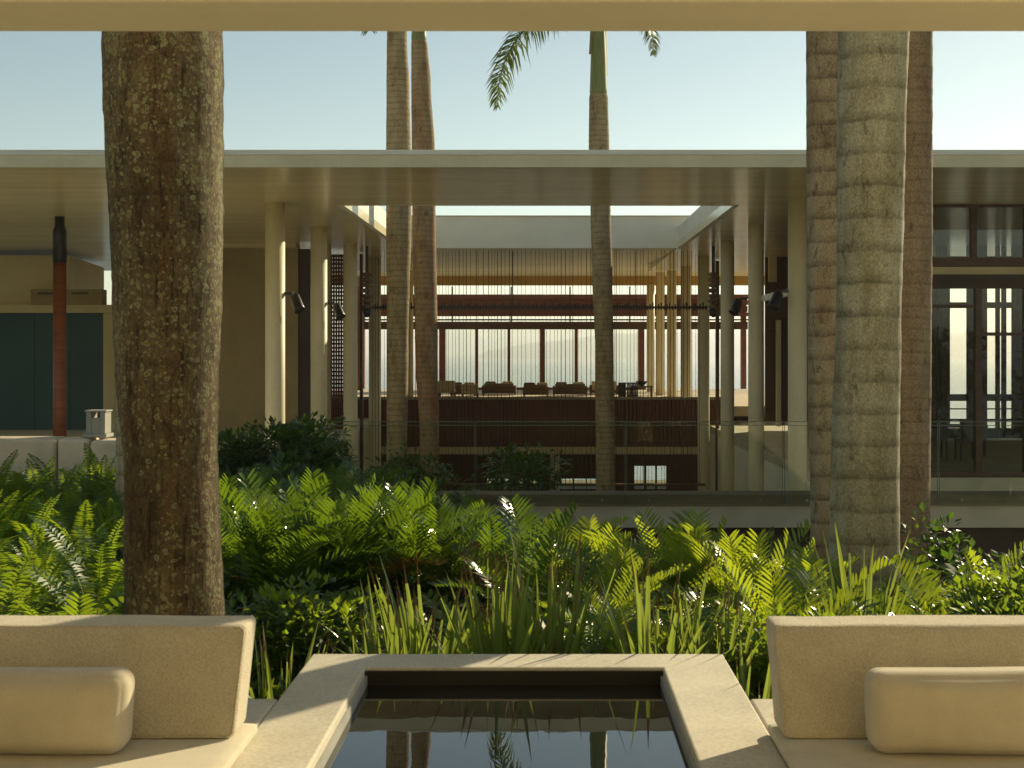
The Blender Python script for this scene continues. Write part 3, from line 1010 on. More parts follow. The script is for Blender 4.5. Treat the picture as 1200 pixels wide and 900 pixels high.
# ------------------------------------------------------------------ the terrace with pool and benches
ZC = -1.42
TFL = -1.86
WATER = PZ(802, 5.74)
pool = empty('reflecting_pool', (-.13, 4.5, TFL), 'square-cornered reflecting pool with broad cream concrete coping', 'pool')
ix0, ix1, iy1 = -.804, .532, 5.74
ox0, ox1, oy1 = -1.085, .836, 6.0
yy0 = 1.2
NB = 5.23
# the coping: far beam and two arms, mitred butt joints
prism('coping', [(ox0, yy0 + .3), (ix0, yy0 + .3), (ix0, iy1), (ix1, iy1), (ix1, yy0 + .3), (ox1, yy0 + .3), (ox1, oy1), (ox0, oy1)], ZC - .75, ZC, M['stone'], pool, .008)
box('coping_end', ox0, ox1, yy0, yy0 + .298, ZC - .75, ZC, M['stone'], pool, .008)
for a, b_, c, d in ((ix0, ix0 + .012, yy0 + .31, iy1 - .013), (ix1 - .012, ix1, yy0 + .31, iy1 - .013), (ix0, ix1, iy1 - .012, iy1 - .001), ):
    box('lining', a, b_, c, d, WATER - .5, ZC - .035 if d - c > .1 else ZC - .014, M['basin'] if (d - c < .1) else M['grey_stone'], pool)
box('basin_floor', ix0 + .013, ix1 - .013, yy0 + .31, iy1 - .014, WATER - .5, WATER - .45, M['basin'], pool)
wx0, wx1, wy0, wy1 = ix0 + .013, ix1 - .013, yy0 + .31, iy1 - .013
link('water', mesh('water', [Vector(v) - wpos(pool) for v in ((wx0, wy0, WATER), (wx1, wy0, WATER), (wx1, wy1, WATER), (wx0, wy1, WATER))], [(0, 1, 2, 3)], M['pool_water']), pool)

tf = empty('terrace_shelter', (0, 0, -6.7), 'roofed stone terrace with a wide plastered beam overhead', 'terrace')
LBY = 4.0
box('beam', -6, 5.3, LBY - .35, LBY, PZ(37.5, LBY), PZ(37.5, LBY) + .55, M['beam'], tf, .01)
box('roof', -6, 5.3, -4.2, LBY - .351, PZ(37.5, LBY) + .25, PZ(37.5, LBY) + .52, M['beam'], tf)
box('back_wall', -6, 5.3, -4.5, -4.2, TFL, PZ(37.5, LBY) + .52, M['beam'], tf)
for x in (-5.6, 4.9):
    lathe('column', [(.19, 0), (.19, PZ(37.5, LBY) - TFL)], M['column'], tf, (x, 3.8, TFL), 24)
box('floor', -10, 10.5, -4.6, yy0 - .004, TFL - .25, TFL, M['floor'], tf)
box('floor', -10, ox0 - .004, yy0 - .003, 4.9, TFL - .25, TFL, M['floor'], tf)
box('floor', ox1 + .004, 10.5, yy0 - .003, 4.9, TFL - .25, TFL, M['floor'], tf)
# unseen pale house added behind the terrace, bouncing sun back as fill light
mh = empty('bounce_house', (0, -5, -6.7), 'unseen pale two-storey house added behind the roofed terrace to bounce fill light', 'house')
for xa, xb in ((-32, -6.05), (5.35, 10.5)):
    box('house_wall', xa, xb, -6.0, -4.7, -6.7, 2.2, M['opening'], mh)
    n = int((xb - xa) / 4)
    for q in range(n):
        xx = xa + 1.0 + q * 4
        w_ = box('window', xx, xx + 1.6, -4.72, -4.66, -1.0, 1.3, M['glass_edge'], mh)
        box('window_frame', xx - .06, xx + 1.66, -4.71, -4.68, -1.06, 1.36, M['frame'], w_)
box('upper_storey', -32, 10.5, -7.5, -5.2, 2.201, 6.4, M['opening'], mh)
box('eaves', -33, 11.2, -8.5, -4.4, 6.401, 6.7, M['fascia'], mh)
for q in range(8):
    xx = -29 + q * 5
    w_ = box('window', xx, xx + 1.8, -5.22, -5.16, 3.2, 5.4, M['glass_edge'], mh)

# sunlit retaining wall of coursed stone below the terrace edge, reflected in the glass
rw = empty('retaining_wall', (7.8, 5.1, -6.7), 'tall coursed cream stone retaining wall below the terrace edge', 'wall')
zz = -6.7
k = 0
while zz < -1.9:
    hh = .27
    x = 5.25 - (.35 if k % 2 else 0)
    while x < 10.4:
        xa, xb = max(5.25, x), min(10.4, x + .8)
        if xb - xa > .08:
            box('stone_block', xa + .006, xb - .006, 4.93, 5.2 + rng.uniform(-.012, .012), zz + .006, zz + hh - .006, M['stone'], rw, .008, 1)
        x += .8
    zz += hh
    k += 1
box('wall_core', 5.26, 10.39, 4.915, 5.17, -6.7, -1.9, M['grey_stone'], rw)
ge = []
for xx in (5.205, 5.245):
    ge += [(xx, 5.0, -6.7), (xx, 20.1, -6.7), (xx, 20.1, -3.12), (xx, 5.0, -1.83)]
kind(link('garden_edge', mesh('garden_edge', ge, [(0, 1, 2, 3), (7, 6, 5, 4), (0, 4, 5, 1), (1, 5, 6, 2), (2, 6, 7, 3), (3, 7, 4, 0)], M['ledge_wall'])), 'structure')

for s, (xa, xb, lab) in enumerate(((-4.2, ox0 - .003, 'cream concrete bench in front of the lichen-spotted palm trunk'), (ox1 + .003, 4.2, 'cream concrete bench in front of the three ringed palms'))):
    e = empty('concrete_bench', ((xa + xb) / 2, 4.5, TFL), lab, 'bench')
    box('bench_body', xa + .02, xb - (.0 if s else .0), 3.72, NB - .01, TFL, ZC - .06, M['stone'], e)
    box('bench_slab', xa, xb, 3.66, NB, ZC - .059, ZC - .002 * 0 - .0005, M['stone'], e, .01)


def rounded(name, w, d, h, m, rad=.06, puff=0.0, lean=0.0, seg=(40, 12, 16), seed=0, crease=0.0, power=None):
    """soft cushion: a superellipsoid-cornered block, centred on x and y, resting on z=0; lean shifts the top back"""
    bm = bmesh.new()
    bmesh.ops.create_cube(bm, size=2.0)
    bmesh.ops.subdivide_edges(bm, edges=bm.edges[:], cuts=seg[2], use_grid_fill=True)
    for v in bm.verts:
        c = v.co.copy()
        hx, hy, hz = w / 2, d / 2, h / 2
        # finer sampling towards the rim
        q = Vector([math.copysign(1 - (1 - abs(k)) ** 1.6, k) for k in c])
        p = Vector((q.x * hx, q.y * hy, q.z * hz))
        inner = Vector((max(-hx + rad, min(hx - rad, p.x)), max(-hy + rad, min(hy - rad, p.y)), max(-hz + rad, min(hz - rad, p.z))))
        dlt = p - inner
        if dlt.length > 1e-6:
            p = inner + dlt.normalized() * rad * min(1.0, dlt.length / rad) if dlt.length < rad else inner + dlt.normalized() * rad
        u, vz = q.x, q.z
        bulge = puff * (1 - abs(u) ** 3) * (1 - abs(vz) ** 2.2)
        p.y += math.copysign(bulge, q.y) * abs(q.y)
        if power:
            f = 1 - power * (abs(vz) ** 2) * (abs(u) ** 6)
            p.y *= max(.35, 1 - power * (abs(u) ** 4))
        n3 = noise.noise(Vector((p.x * 3.0 + seed, p.z * 5.0, p.y * 3 + seed)))
        p += Vector((.2, 1, .6)) * n3 * crease
        p.z += h / 2
        p.y += lean * (p.z / h)
        v.co = p
    return bm


def piping(w, d, h, lean, m, cr=.022, ins=.007, rad=.0035, both=False):
    V, Fc = [], []
    for sgn in ((-1, 1) if both else (-1,)):
        pts = []
        hw, z0, z1 = w / 2 - ins, ins, h - ins
        for cx_, cz_, a0 in ((hw - cr, z0 + cr, -90), (hw - cr, z1 - cr, 0), (-hw + cr, z1 - cr, 90), (-hw + cr, z0 + cr, 180)):
            for q in range(6):
                a = R(a0 + q * 18)
                x_, z_ = cx_ + cr * math.cos(a), cz_ + cr * math.sin(a)
                pts.append(Vector((x_, sgn * (d / 2 - ins) + lean * z_ / h, z_)))
        dense = []
        for q in range(len(pts)):
            a, b_ = pts[q], pts[(q + 1) % len(pts)]
            nn = max(1, int((b_ - a).length / .03))
            for u in range(nn):
                p = a.lerp(b_, u / nn)
                dense.append(p + Vector((0, .002 * noise.noise(p * 6), .002 * noise.noise(p * 5 + Vector((3, 1, 2))))))
        dense.append(dense[0])
        tv, tfc = tube_geo(dense, [rad] * len(dense), 6)
        o_ = len(V)
        V += tv
        Fc += [tuple(i + o_ for i in f) for f in tfc]
    return mesh('piping', V, Fc, m, True)


def soft(name, bm, m, loc, rz, label, cat, group=None, pipe=None):
    me = bpy.data.meshes.new(name)
    bm.to_mesh(me)
    bm.free()
    me.materials.append(m)
    me.polygons.foreach_set('use_smooth', [True] * len(me.polygons))
    o = link(name, me, None, loc, (0, 0, rz))
    if pipe:
        link('piping', pipe, o)
    return tag(o, label, cat, group)


ZP = -1.375
for s in (0, 1):
    xa, xb = ((-4.0, -1.06), (.825, 4.0))[s]
    pn = 'in front of the lichen-spotted palm trunk' if s == 0 else 'in front of the three ringed palms'
    soft('seat_pad', rounded('seat_pad', xb - xa, 1.1, ZP - ZC, M['pad'], .018, 0, 0, seg=(0, 0, 14)), M['pad'], ((xa + xb) / 2, 4.20, ZC), 0, 'thin flat beige seat pad on the bench ' + pn, 'cushion')
    xa, xb = ((-3.6, -1.10), (.845, 3.6))[s]
    soft('back_cushion', rounded('back_cushion', xb - xa, .20, .362, M['cushion'], .024, .010, .20, seg=(0, 0, 30), seed=s * 3.1, crease=.006), M['cushion'], ((xa + xb) / 2, 4.62, ZP), 0, 'long beige woven back cushion leaning ' + pn, 'cushion', None, piping(xb - xa, .20, .362, .20, M['cushion']))
    xc, ww = ((-1.735, .62), (1.44, .66))[s]
    soft('lumbar_pillow', rounded('lumbar_pillow', ww, .15, .272, M['pillow'], .058, .035, .05, seg=(0, 0, 26), seed=9 + s * 5, crease=.007), M['pillow'], (xc, 4.385 + (0 if s == 0 else .0), ZP), 0, 'plump beige lumbar pillow on the bench seat ' + pn, 'pillow')

# ------------------------------------------------------------------ palms
def frond_palm(L, n, ll, seed, a0=60, a1=-75, droop=.6):
    r = random.Random(seed)
    V, Fc = [], []
    path, ang = [Vector((0, 0, 0))], []
    N = 26
    p = Vector((0, 0, 0))
    for i in range(N):
        t = i / (N - 1)
        a = R(a0 + (a1 - a0) * t ** 1.25)
        ang.append(a)
        p = p + Vector((math.cos(a), 0, math.sin(a))) * (L / N)
        path.append(p)
    tv, tf_ = tube_geo(path, [.035 * (1 - .9 * i / N) + .004 for i in range(N + 1)], 5)
    V += tv
    Fc += tf_
    for k in range(n):
        t = .12 + .88 * k / n
        i = min(N - 1, int(t * N))
        f = t * N - i
        b0 = path[i].lerp(path[i + 1], f)
        T = Vector((math.cos(ang[i]), 0, math.sin(ang[i])))
        up = Vector((-math.sin(ang[i]), 0, math.cos(ang[i])))
        for s in (-1, 1):
            l = ll * (math.sin(math.pi * min(1, t * .86 + .12)) ** .6) * r.uniform(.8, 1.1)
            sw = .55 + r.uniform(-.15, .15)
            d = (Vector((0, s, 0)) * math.cos(sw) + T * math.sin(sw) + up * r.uniform(-.55, .8)).normalized()
            w = .020 * r.uniform(.8, 1.2)
            wd = (T - d * T.dot(d)).normalized() * w
            m1 = b0 + d * l * .5 + Vector((0, 0, -droop * l * .12))
            tip = b0 + d * l * .88 + Vector((0, 0, -droop * l * .62))
            j = len(V)
            V += [b0 - wd * .5, b0 + wd * .5, m1 + wd, m1 - wd, tip]
            Fc += [(j, j + 1, j + 2, j + 3), (j + 3, j + 2, j + 4)]
    return mesh('frond', V, Fc, M['palmleaf'])


palm_fr = [frond_palm(2.5, 70, .50, s, a0, a1) for s, a0, a1 in ((1, 66, -60), (2, 55, -62), (3, 78, -30), (4, 48, -75))] + [frond_palm(4.2, 170, .66, 5, -8, -97, .9)]


def palm(label, pix, D, m, zbase, crown_z, shaft=1.3, seg=40, ringed=.225, ringamp=.008, nf=13, extra=(), seed=0, group=None):
    """pix: (py, xl, xr) outline rows in the photograph; depth comes from where the palm stands"""
    rows = sorted([(PZ(py, D), PX((a + b_) / 2, D), abs(b_ - a) / 2 * D / F) for py, a, b_ in pix])
    bx, br = rows[0][1], rows[0][2]
    e = empty('royal_palm', (bx, D, zbase), label, 'palm tree', group)
    rows = [(zbase, bx, br * 1.12)] + [(q[0], q[1], q[2]) for q in rows if q[0] > zbase + .3]
    tr_top = crown_z - shaft
    if tr_top > rows[-1][0]:
        rows.append((tr_top, rows[-1][1] + (rows[-1][1] - rows[-2][1]) * .3, rows[-1][2] * .86))

    def at(z):
        for q in range(len(rows) - 1):
            if rows[q][0] <= z <= rows[q + 1][0]:
                t = (z - rows[q][0]) / max(1e-6, rows[q + 1][0] - rows[q][0])
                t2 = t * t * (3 - 2 * t)
                return rows[q][1] + (rows[q + 1][1] - rows[q][1]) * t2, rows[q][2] + (rows[q + 1][2] - rows[q][2]) * t2
        return rows[-1][1], rows[-1][2]
    V, Fc = [], []
    step = .03 if D < 8 else (.045 if D < 20 else .07)
    n = int((tr_top - zbase) / step) + 1
    for j in range(n + 1):
        z = min(tr_top, zbase + j * step)
        cx, r = at(z)
        zl = z - zbase
        for i in range(seg):
            a = 2 * math.pi * i / seg
            wob = .05 * noise.noise(Vector((math.cos(a) * .8, math.sin(a) * .8, zl * .8 + seed)))
            ph = ((zl + wob * .5) / ringed) % 1.0
            bumpv = ringamp * (1 - abs(2 * ph - 1)) ** 4
            rr = r * (1 + .018 * noise.noise(Vector((math.cos(a) * 2 + seed, math.sin(a) * 2, zl * 1.2)))) + bumpv + .006 * noise.noise(Vector((math.cos(a) * 9, math.sin(a) * 9, zl * 9)))
            V.append((cx - bx + rr * math.cos(a), rr * math.sin(a), zl))
    for j in range(n):
        for i in range(seg):
            a, b_ = j * seg + i, j * seg + (i + 1) % seg
            Fc.append((a, b_, b_ + seg, a + seg))
    link('trunk', mesh('trunk', V, Fc, m, True), e)
    cx, r = at(tr_top)
    sz = tr_top - zbase
    prof = [(r * 1.0, -.02), (r * 1.10, .02), (r * 1.08, .12), (r * .98, shaft * .35), (r * .82, shaft * .7), (r * .55, shaft)]
    lathe('crownshaft', prof, M['crownshaft'], e, (cx, D, tr_top), 20)
    rr_ = random.Random(seed + 11)
    top = Vector((cx - bx, 0, sz + shaft * .93))
    specs = [(k * 360 / nf + rr_.uniform(-12, 12), rr_.randrange(4), rr_.uniform(.9, 1.15)) for k in range(nf)] + list(extra)
    for az, vi, s in specs:
        o = link('frond', palm_fr[vi], e, top + Vector((0, 0, rr_.uniform(-.12, .15))), (rr_.uniform(-.15, .15), rr_.uniform(-.1, .1), R(az)), (s, s, s))
    for az, ln in ((20, .75), (200, .55)):
        q = Vector((math.cos(R(az)), math.sin(R(az)), 0))
        sv, sf = [], []
        for j in range(6):
            t_ = j / 5
            wq = r * .5 * (1 - .6 * t_)
            c_ = Vector((cx - bx, 0, sz + shaft * (.95 - t_ * ln))) + q * r * (.66 + .36 * t_)
            sd2 = Vector((-q.y, q.x, 0)) * wq
            sv += [c_ - sd2, c_ + q * .05, c_ + sd2]
        for j in range(5):
            sf += [(j * 3, j * 3 + 1, j * 3 + 4, j * 3 + 3), (j * 3 + 1, j * 3 + 2, j * 3 + 5, j * 3 + 4)]
        link('leaf_sheath', mesh('leaf_sheath', sv, sf, M['sheath'], True), e)
    return e


palm('thick royal palm trunk spotted with pale lichen beside the bench', [(-60, 118, 250), (40, 122.5, 258.5), (100, 124, 260), (180, 127, 260.5), (260, 132, 260), (350, 135, 258), (450, 139, 255), (540, 147, 253.5), (620, 148, 257), (725, 149, 262)], 6.3, M['bark_lichen'], -1.95, 7.4, seg=56, ringed=.16, ringamp=.004, seed=1)
palm('pale royal palm trunk standing behind the lichen-spotted one', [(40, 150, 182), (300, 145, 180), (420, 137, 178), (560, 137, 180)], 15.5, M['bark_ring'], -2.4, 8.2, seed=2)
palm('thickest of three clustered palms, grey bark with dark rings', [(-60, 984, 1062), (36, 982.5, 1064.5), (160, 981, 1060), (260, 981.5, 1058), (400, 980, 1054.5), (500, 976, 1053), (620, 973, 1053), (680, 970, 1054)], 9.4, M['bark_ring'], -2.3, 9.0, seg=56, ringed=.235, ringamp=0.0, seed=3)
palm('reddish ringed palm beside the thickest of three clustered palms', [(36, 945, 992), (160, 945.5, 993), (300, 946, 994), (450, 947.5, 996), (580, 950, 998), (660, 950, 1000)], 12.4, M['bark_red'], -2.75, 9.4, seg=48, ringed=.225, ringamp=0.0, seed=4)
palm('fine-ringed brown palm at the far flank of three clustered palms', [(36, 1044, 1092), (250, 1042, 1092), (400, 1040, 1090.5), (600, 1038, 1089)], 13.0, M['bark_fine'], -2.75, 10.2, seg=48, ringed=.115, ringamp=.004, seed=5)
palm('slim grey palm of the court twins, rising through the roof opening', [(40, 453.5, 477), (110, 453, 480), (175, 452.5, 481.5), (245, 452.5, 482), (410, 453.5, 478.5), (540, 453, 477)], 29.0, M['bark_far'], -6.75, 9.6, seg=28, ringed=.13, ringamp=.005, seed=6, extra=((262, 4, 1.25),))
palm('slim reddish palm of the court twins, leaning towards its neighbour', [(50, 482, 501), (100, 482, 505), (175, 482.5, 509.5), (245, 483, 510.5), (410, 486.5, 513), (520, 492, 514.5)], 32.0, M['bark_far_red'], -6.75, PZ(50, 32) + 1.35, seg=28, ringed=.13, ringamp=.005, seed=7)
palm('single slim palm with green crownshaft rising through the roof opening', [(112, 690.5, 712.5), (175, 690, 714), (245, 692, 715.5), (320, 694, 717.5), (410, 697.5, 719), (540, 698.5, 721)], 31.0, M['bark_far'], -6.75, PZ(110, 31) + 2.35, shaft=2.35, seg=28, ringed=.14, ringamp=.005, seed=8, nf=9, extra=((217, 4, 1.06), (-40, 4, .62)))

# ------------------------------------------------------------------ bedding plants
def pinnate(name, m, L, n, lf, width, a0, a1, seed, sweep=.35, vee=.3, droop=.12, start=.12, rad=.006, segs=2, jit=.12, pw=1.2):
    r = random.Random(seed)
    V, Fc = [], []
    N = 12
    path, ang = [Vector((0, 0, 0))], []
    p = Vector((0, 0, 0))
    for i in range(N):
        t = i / (N - 1)
        a = R(a0 + (a1 - a0) * t ** pw)
        ang.append(a)
        p = p + Vector((math.cos(a), .03 * math.sin(3 * t + seed), math.sin(a))) * (L / N)
        path.append(p)
    tv, tfc = tube_geo(path, [rad * (1 - .85 * i / N) for i in range(N + 1)], 3)
    V += tv
    Fc += tfc
    for k in range(n):
        t = start + (1 - start) * k / (n - 1 + .3)
        i = min(N - 1, int(t * N))
        b0 = path[i].lerp(path[i + 1], t * N - i)
        T = Vector((math.cos(ang[i]), 0, math.sin(ang[i])))
        up = Vector((-math.sin(ang[i]), 0, math.cos(ang[i])))
        l0 = lf((t - start) / (1 - start))
        for s in (-1, 1):
            l = l0 * r.uniform(1 - jit, 1 + jit)
            sw = sweep + t * .35 + r.uniform(-jit, jit)
            d = (Vector((0, s, 0)) * math.cos(sw) + T * math.sin(sw) + up * (vee + r.uniform(-.12, .12))).normalized()
            w = width * r.uniform(.85, 1.15)
            wd = (T - d * T.dot(d))
            wd = (wd.normalized() + up * .35 * s * 0).normalized() * w
            j = len(V)
            dz = Vector((0, 0, -1)) * droop * l
            if segs == 1:
                md = b0 + d * l * .4
                tip = b0 + d * l + dz
                V += [b0, md + wd, tip, md - wd]
                Fc += [(j, j + 1, j + 2, j + 3)]
            else:
                m1 = b0 + d * l * .30
                m2 = b0 + d * l * .72 + dz * .35
                tip = b0 + d * l + dz
                V += [b0, m1 + wd, m1 - wd, m2 + wd * .8, m2 - wd * .8, tip]
                Fc += [(j, j + 1, j + 2), (j + 2, j + 1, j + 3, j + 4), (j + 4, j + 3, j + 5)]
    me = mesh(name, V, Fc, m)
    return me


fern_fr = [pinnate('frond', M['fern'], .80, 30, lambda t: .105 * (math.sin(math.pi * (t * .82 + .18)) ** .7) + .006, .0125, a0, a1, s, .12, .05, .15, .10, .004, 1)
           for s, a0, a1 in ((1, 80, 5), (2, 66, -25), (3, 84, 35), (4, 50, -35))]
cyc_fr = [pinnate('frond', M['cycad'], L, n, lambda t: .23 * (math.sin(math.pi * (t * .70 + .24)) ** .6) + .015, .0095, a0, a1, s, .42, .42, .10, .18, .008, 2)
          for s, L, n, a0, a1 in ((11, .95, 26, 82, 32), (12, 1.0, 27, 70, 8), (13, .9, 24, 88, 62), (14, .95, 26, 54, -10))]


def remat(me, m):
    c = me.copy()
    c.materials.clear()
    c.materials.append(m)
    return c


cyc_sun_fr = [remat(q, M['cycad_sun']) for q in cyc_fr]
dry_fr = [remat(fern_fr[3], M['dry_leaf']), remat(cyc_fr[3], M['dry_leaf'])]
broad_fr = [pinnate('frond', M['fern'], L, 13, lambda t: .20 * (math.sin(math.pi * (t * .66 + .26)) ** .7) + .03, .019, a0, a1, s, .35, .25, .18, .22, .008, 2)
            for s, L, a0, a1 in ((21, .95, 74, 8), (22, .9, 60, -20), (23, .8, 84, 40))]


def blade(L, w, a0, a1, seed, m, twist=.0):
    r = random.Random(seed)
    V, Fc = [], []
    N = 6
    p = Vector((0, 0, 0))
    for i in range(N + 1):
        t = i / N
        a = R(a0 + (a1 - a0) * t ** 1.6)
        ww = w * (.75 + .5 * t if t < .4 else (.95 * (1 - (t - .4) / .6) ** .75 + .02))
        side = Vector((math.sin(twist * t) * .5, math.cos(twist * t), 0)) * ww
        fold = Vector((-math.sin(a), 0, math.cos(a))) * -ww * .35
        V += [p - side, p + fold, p + side]
        p = p + Vector((math.cos(a), 0, math.sin(a))) * (L / N)
    for i in range(N):
        j = i * 3
        Fc += [(j, j + 1, j + 4, j + 3), (j + 1, j + 2, j + 5, j + 4)]
    me = mesh('blade', V, Fc, m)
    me.materials.append(M['drystem'])
    if r.random() < .5:
        for pl in me.polygons[-2:]:
            pl.material_index = 1
    return me


blades = [blade(L, w, a0, a1, s, M['blade'], tw) for s, L, w, a0, a1, tw in ((1, .62, .017, 86, 74, .4), (2, .70, .018, 80, 62, -.5), (3, .58, .016, 76, 48, .6), (4, .66, .015, 88, 80, -.3), (5, .54, .018, 70, 35, .5), (6, .6, .017, 84, 66, 1.2), (7, .68, .016, 82, 70, -1.3))]
dry_blade = blade(.5, .008, 80, 55, 9, M['drystem'], .5)


def clump(name, label, cat, group, x, y, fr, n, s, r0=.03, tilt=12, seed=0, part='frond', zoff=0.0, lo=0):
    z = bed_z(x, y) - .02 + zoff
    e = empty(name, (x, y, z), label, cat, group)
    r = random.Random(seed)
    for k in range(n):
        az = k * 137.5 + r.uniform(-18, 18)
        sc_ = s * r.uniform(.75, 1.12)
        rr = r0 * r.uniform(.3, 1)
        me = fr[r.randrange(lo, len(fr))]
        if part == 'frond' and r.random() < .035:
            me = dry_fr[0 if fr is fern_fr else 1]
        o = bpy.data.objects.new(part, me)
        o.location = (rr * math.cos(R(az)), rr * math.sin(R(az)), 0)
        o.rotation_euler = (R(r.uniform(-10, 10)), R(r.uniform(-tilt, tilt)), R(az))
        o.scale = (sc_, sc_, sc_)
        o.parent = e
        col.objects.link(o)
    return e


pr_ = random.Random(42)


def visible(px, lo=-140, hi=1340):
    return lo < px < hi


def bedx(px, D):
    return PX(px, D)


n_pl = 0


def cyc_label(px, D):
    side = 'beside the lichen-spotted trunk' if px < 330 else ('below the broad-leaf bushes' if px < 430 else 'before the glass balustrade')
    rank = 'shaded' if D > 14.3 else ('sun-tipped' if D > 11.5 else 'front rank')
    return 'glossy dark green %s cycad %s' % (rank, side)


def fern_label(px, D):
    side = 'beyond the lichen-spotted trunk' if px > 130 else ('below the stone lantern' if px > 55 else 'below the timber pole')
    rank = 'directly under the low stone wall' if D > 16.8 else ('halfway down the bank' if D > 11 else 'at the foot of the bank behind the bench')
    return 'arching sword fern %s, %s' % (side, rank)


def sunny_label(what, px, D):
    side = 'before the single slim palm' if px < 740 else ('before the paired court columns' if px < 930 else 'around the ringed palm cluster')
    rank = 'against the ledge wall' if D > 12 else ('in mid bed' if D > 9 else 'close behind the strap-leaf clumps')
    return 'sunlit yellow-green %s %s, %s' % (what, side, rank)


# ferns filling the shaded side of the bed
for D, a, b_, step in ((19.0, -60, 250, 44), (17.6, -80, 262, 46), (16.2, -90, 270, 50), (14.6, -90, 300, 56), (13.2, -100, 160, 62), (11.8, -110, 175, 66), (10.4, -120, 160, 72), (9.0, -120, 150, 84), (7.7, -120, 110, 96)):
    px = a + pr_.uniform(0, step * .5)
    while px < b_:
        Dq = D + pr_.uniform(-.5, .5)
        x = PX(px, Dq)
        clump('sword_fern', fern_label(px, D), 'fern', 'ferns filling the bank below the low stone wall', x, Dq, fern_fr, 15, pr_.uniform(.85, 1.15) * (1.12 if D > 15 else 1), .06, 14, n_pl, zoff=(.05 if D > 16 else 0))
        n_pl += 1
        px += step * pr_.uniform(.8, 1.2)
# cycads massed in the middle
for D, a, b_, step in ((16.4, 300, 520, 50), (15.0, 280, 530, 52), (13.6, 250, 545, 55), (12.2, 235, 560, 58), (10.9, 235, 620, 56), (9.9, 240, 650, 52)):
    px = a + pr_.uniform(0, step * .6)
    while px < b_:
        Dq = D + pr_.uniform(-.45, .45)
        x = PX(px, Dq)
        s_ = pr_.uniform(.85, 1.1) * (.92 if D > 12.5 else (1.0 if D > 10.5 else 1.08))
        clump('cycad', cyc_label(px, D), 'cycad', 'cycads massed before the court ledge', x, Dq, cyc_fr, 17, s_, .05, 12, n_pl)
        n_pl += 1
        px += step * pr_.uniform(.8, 1.2)
# brighter cycads and broad-leaved fronds on the sunny side
for D, a, b_, step in ((16.0, 545, 945, 66), (14.3, 550, 945, 68), (12.6, 570, 950, 72), (11.0, 640, 960, 74), (9.6, 680, 1010, 76), (8.4, 690, 1290, 80), (7.4, 720, 1330, 90)):
    px = a + pr_.uniform(0, step * .6)
    while px < b_:
        Dq = D + pr_.uniform(-.4, .4)
        x = PX(px, Dq)
        if x > 5.0:
            break
        s_ = pr_.uniform(.85, 1.1) * (.72 if D > 13 else (.92 if D > 10 else .86))
        if pr_.random() < .55:
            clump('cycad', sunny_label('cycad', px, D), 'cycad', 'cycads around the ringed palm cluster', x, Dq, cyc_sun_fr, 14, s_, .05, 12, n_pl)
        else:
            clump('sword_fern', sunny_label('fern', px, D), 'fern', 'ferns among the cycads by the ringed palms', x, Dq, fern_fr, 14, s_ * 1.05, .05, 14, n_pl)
        n_pl += 1
        px += step * pr_.uniform(.8, 1.2)
# single tall pale-tipped cycad and broad fronds
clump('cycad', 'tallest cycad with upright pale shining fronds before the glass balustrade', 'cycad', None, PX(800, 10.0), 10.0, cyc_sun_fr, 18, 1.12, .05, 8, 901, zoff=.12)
clump('broad_leaf_fern', 'broad-leaflet fern arching over the pool coping edge', 'fern', None, PX(690, 7.3), 7.3, broad_fr, 9, .78, .05, 12, 902)
clump('broad_leaf_fern', 'broad-leaflet fern with curled fronds between coping and bench end', 'fern', None, PX(560, 7.6), 7.6, broad_fr, 8, .7, .05, 12, 903)
clump('broad_leaf_fern', 'broad-leaflet fern at the foot of the thickest ringed palm', 'fern', None, PX(1000, 8.2), 8.2, broad_fr, 12, .85, .06, 12, 904)
clump('broad_leaf_fern', 'wide fan of long yellow-green leaflets behind the ringed-palm bench cushion', 'fern', None, PX(1070, 7.8), 7.8, broad_fr, 13, .95, .06, 12, 905)
clump('broad_leaf_fern', 'broad-leaflet fern beside the lichen-spotted palm trunk', 'fern', None, PX(85, 7.6), 7.6, broad_fr, 8, .72, .05, 14, 906)
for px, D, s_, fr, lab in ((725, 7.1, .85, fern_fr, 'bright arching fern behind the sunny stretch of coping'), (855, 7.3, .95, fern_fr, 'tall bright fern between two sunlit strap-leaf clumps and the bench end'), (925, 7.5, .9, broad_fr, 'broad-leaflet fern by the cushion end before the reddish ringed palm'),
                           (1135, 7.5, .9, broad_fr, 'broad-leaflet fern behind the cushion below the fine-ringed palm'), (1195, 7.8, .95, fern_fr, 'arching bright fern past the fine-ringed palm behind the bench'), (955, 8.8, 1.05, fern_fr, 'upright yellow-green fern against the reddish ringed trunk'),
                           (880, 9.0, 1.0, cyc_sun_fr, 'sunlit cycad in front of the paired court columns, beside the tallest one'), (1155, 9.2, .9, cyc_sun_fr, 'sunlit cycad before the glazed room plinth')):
    clump('cycad' if fr is cyc_sun_fr else ('broad_leaf_fern' if fr is broad_fr else 'sword_fern'), lab, 'cycad' if fr is cyc_sun_fr else 'fern', None, PX(px, D), D, fr, 14, s_, .05, 12, 950 + int(px))
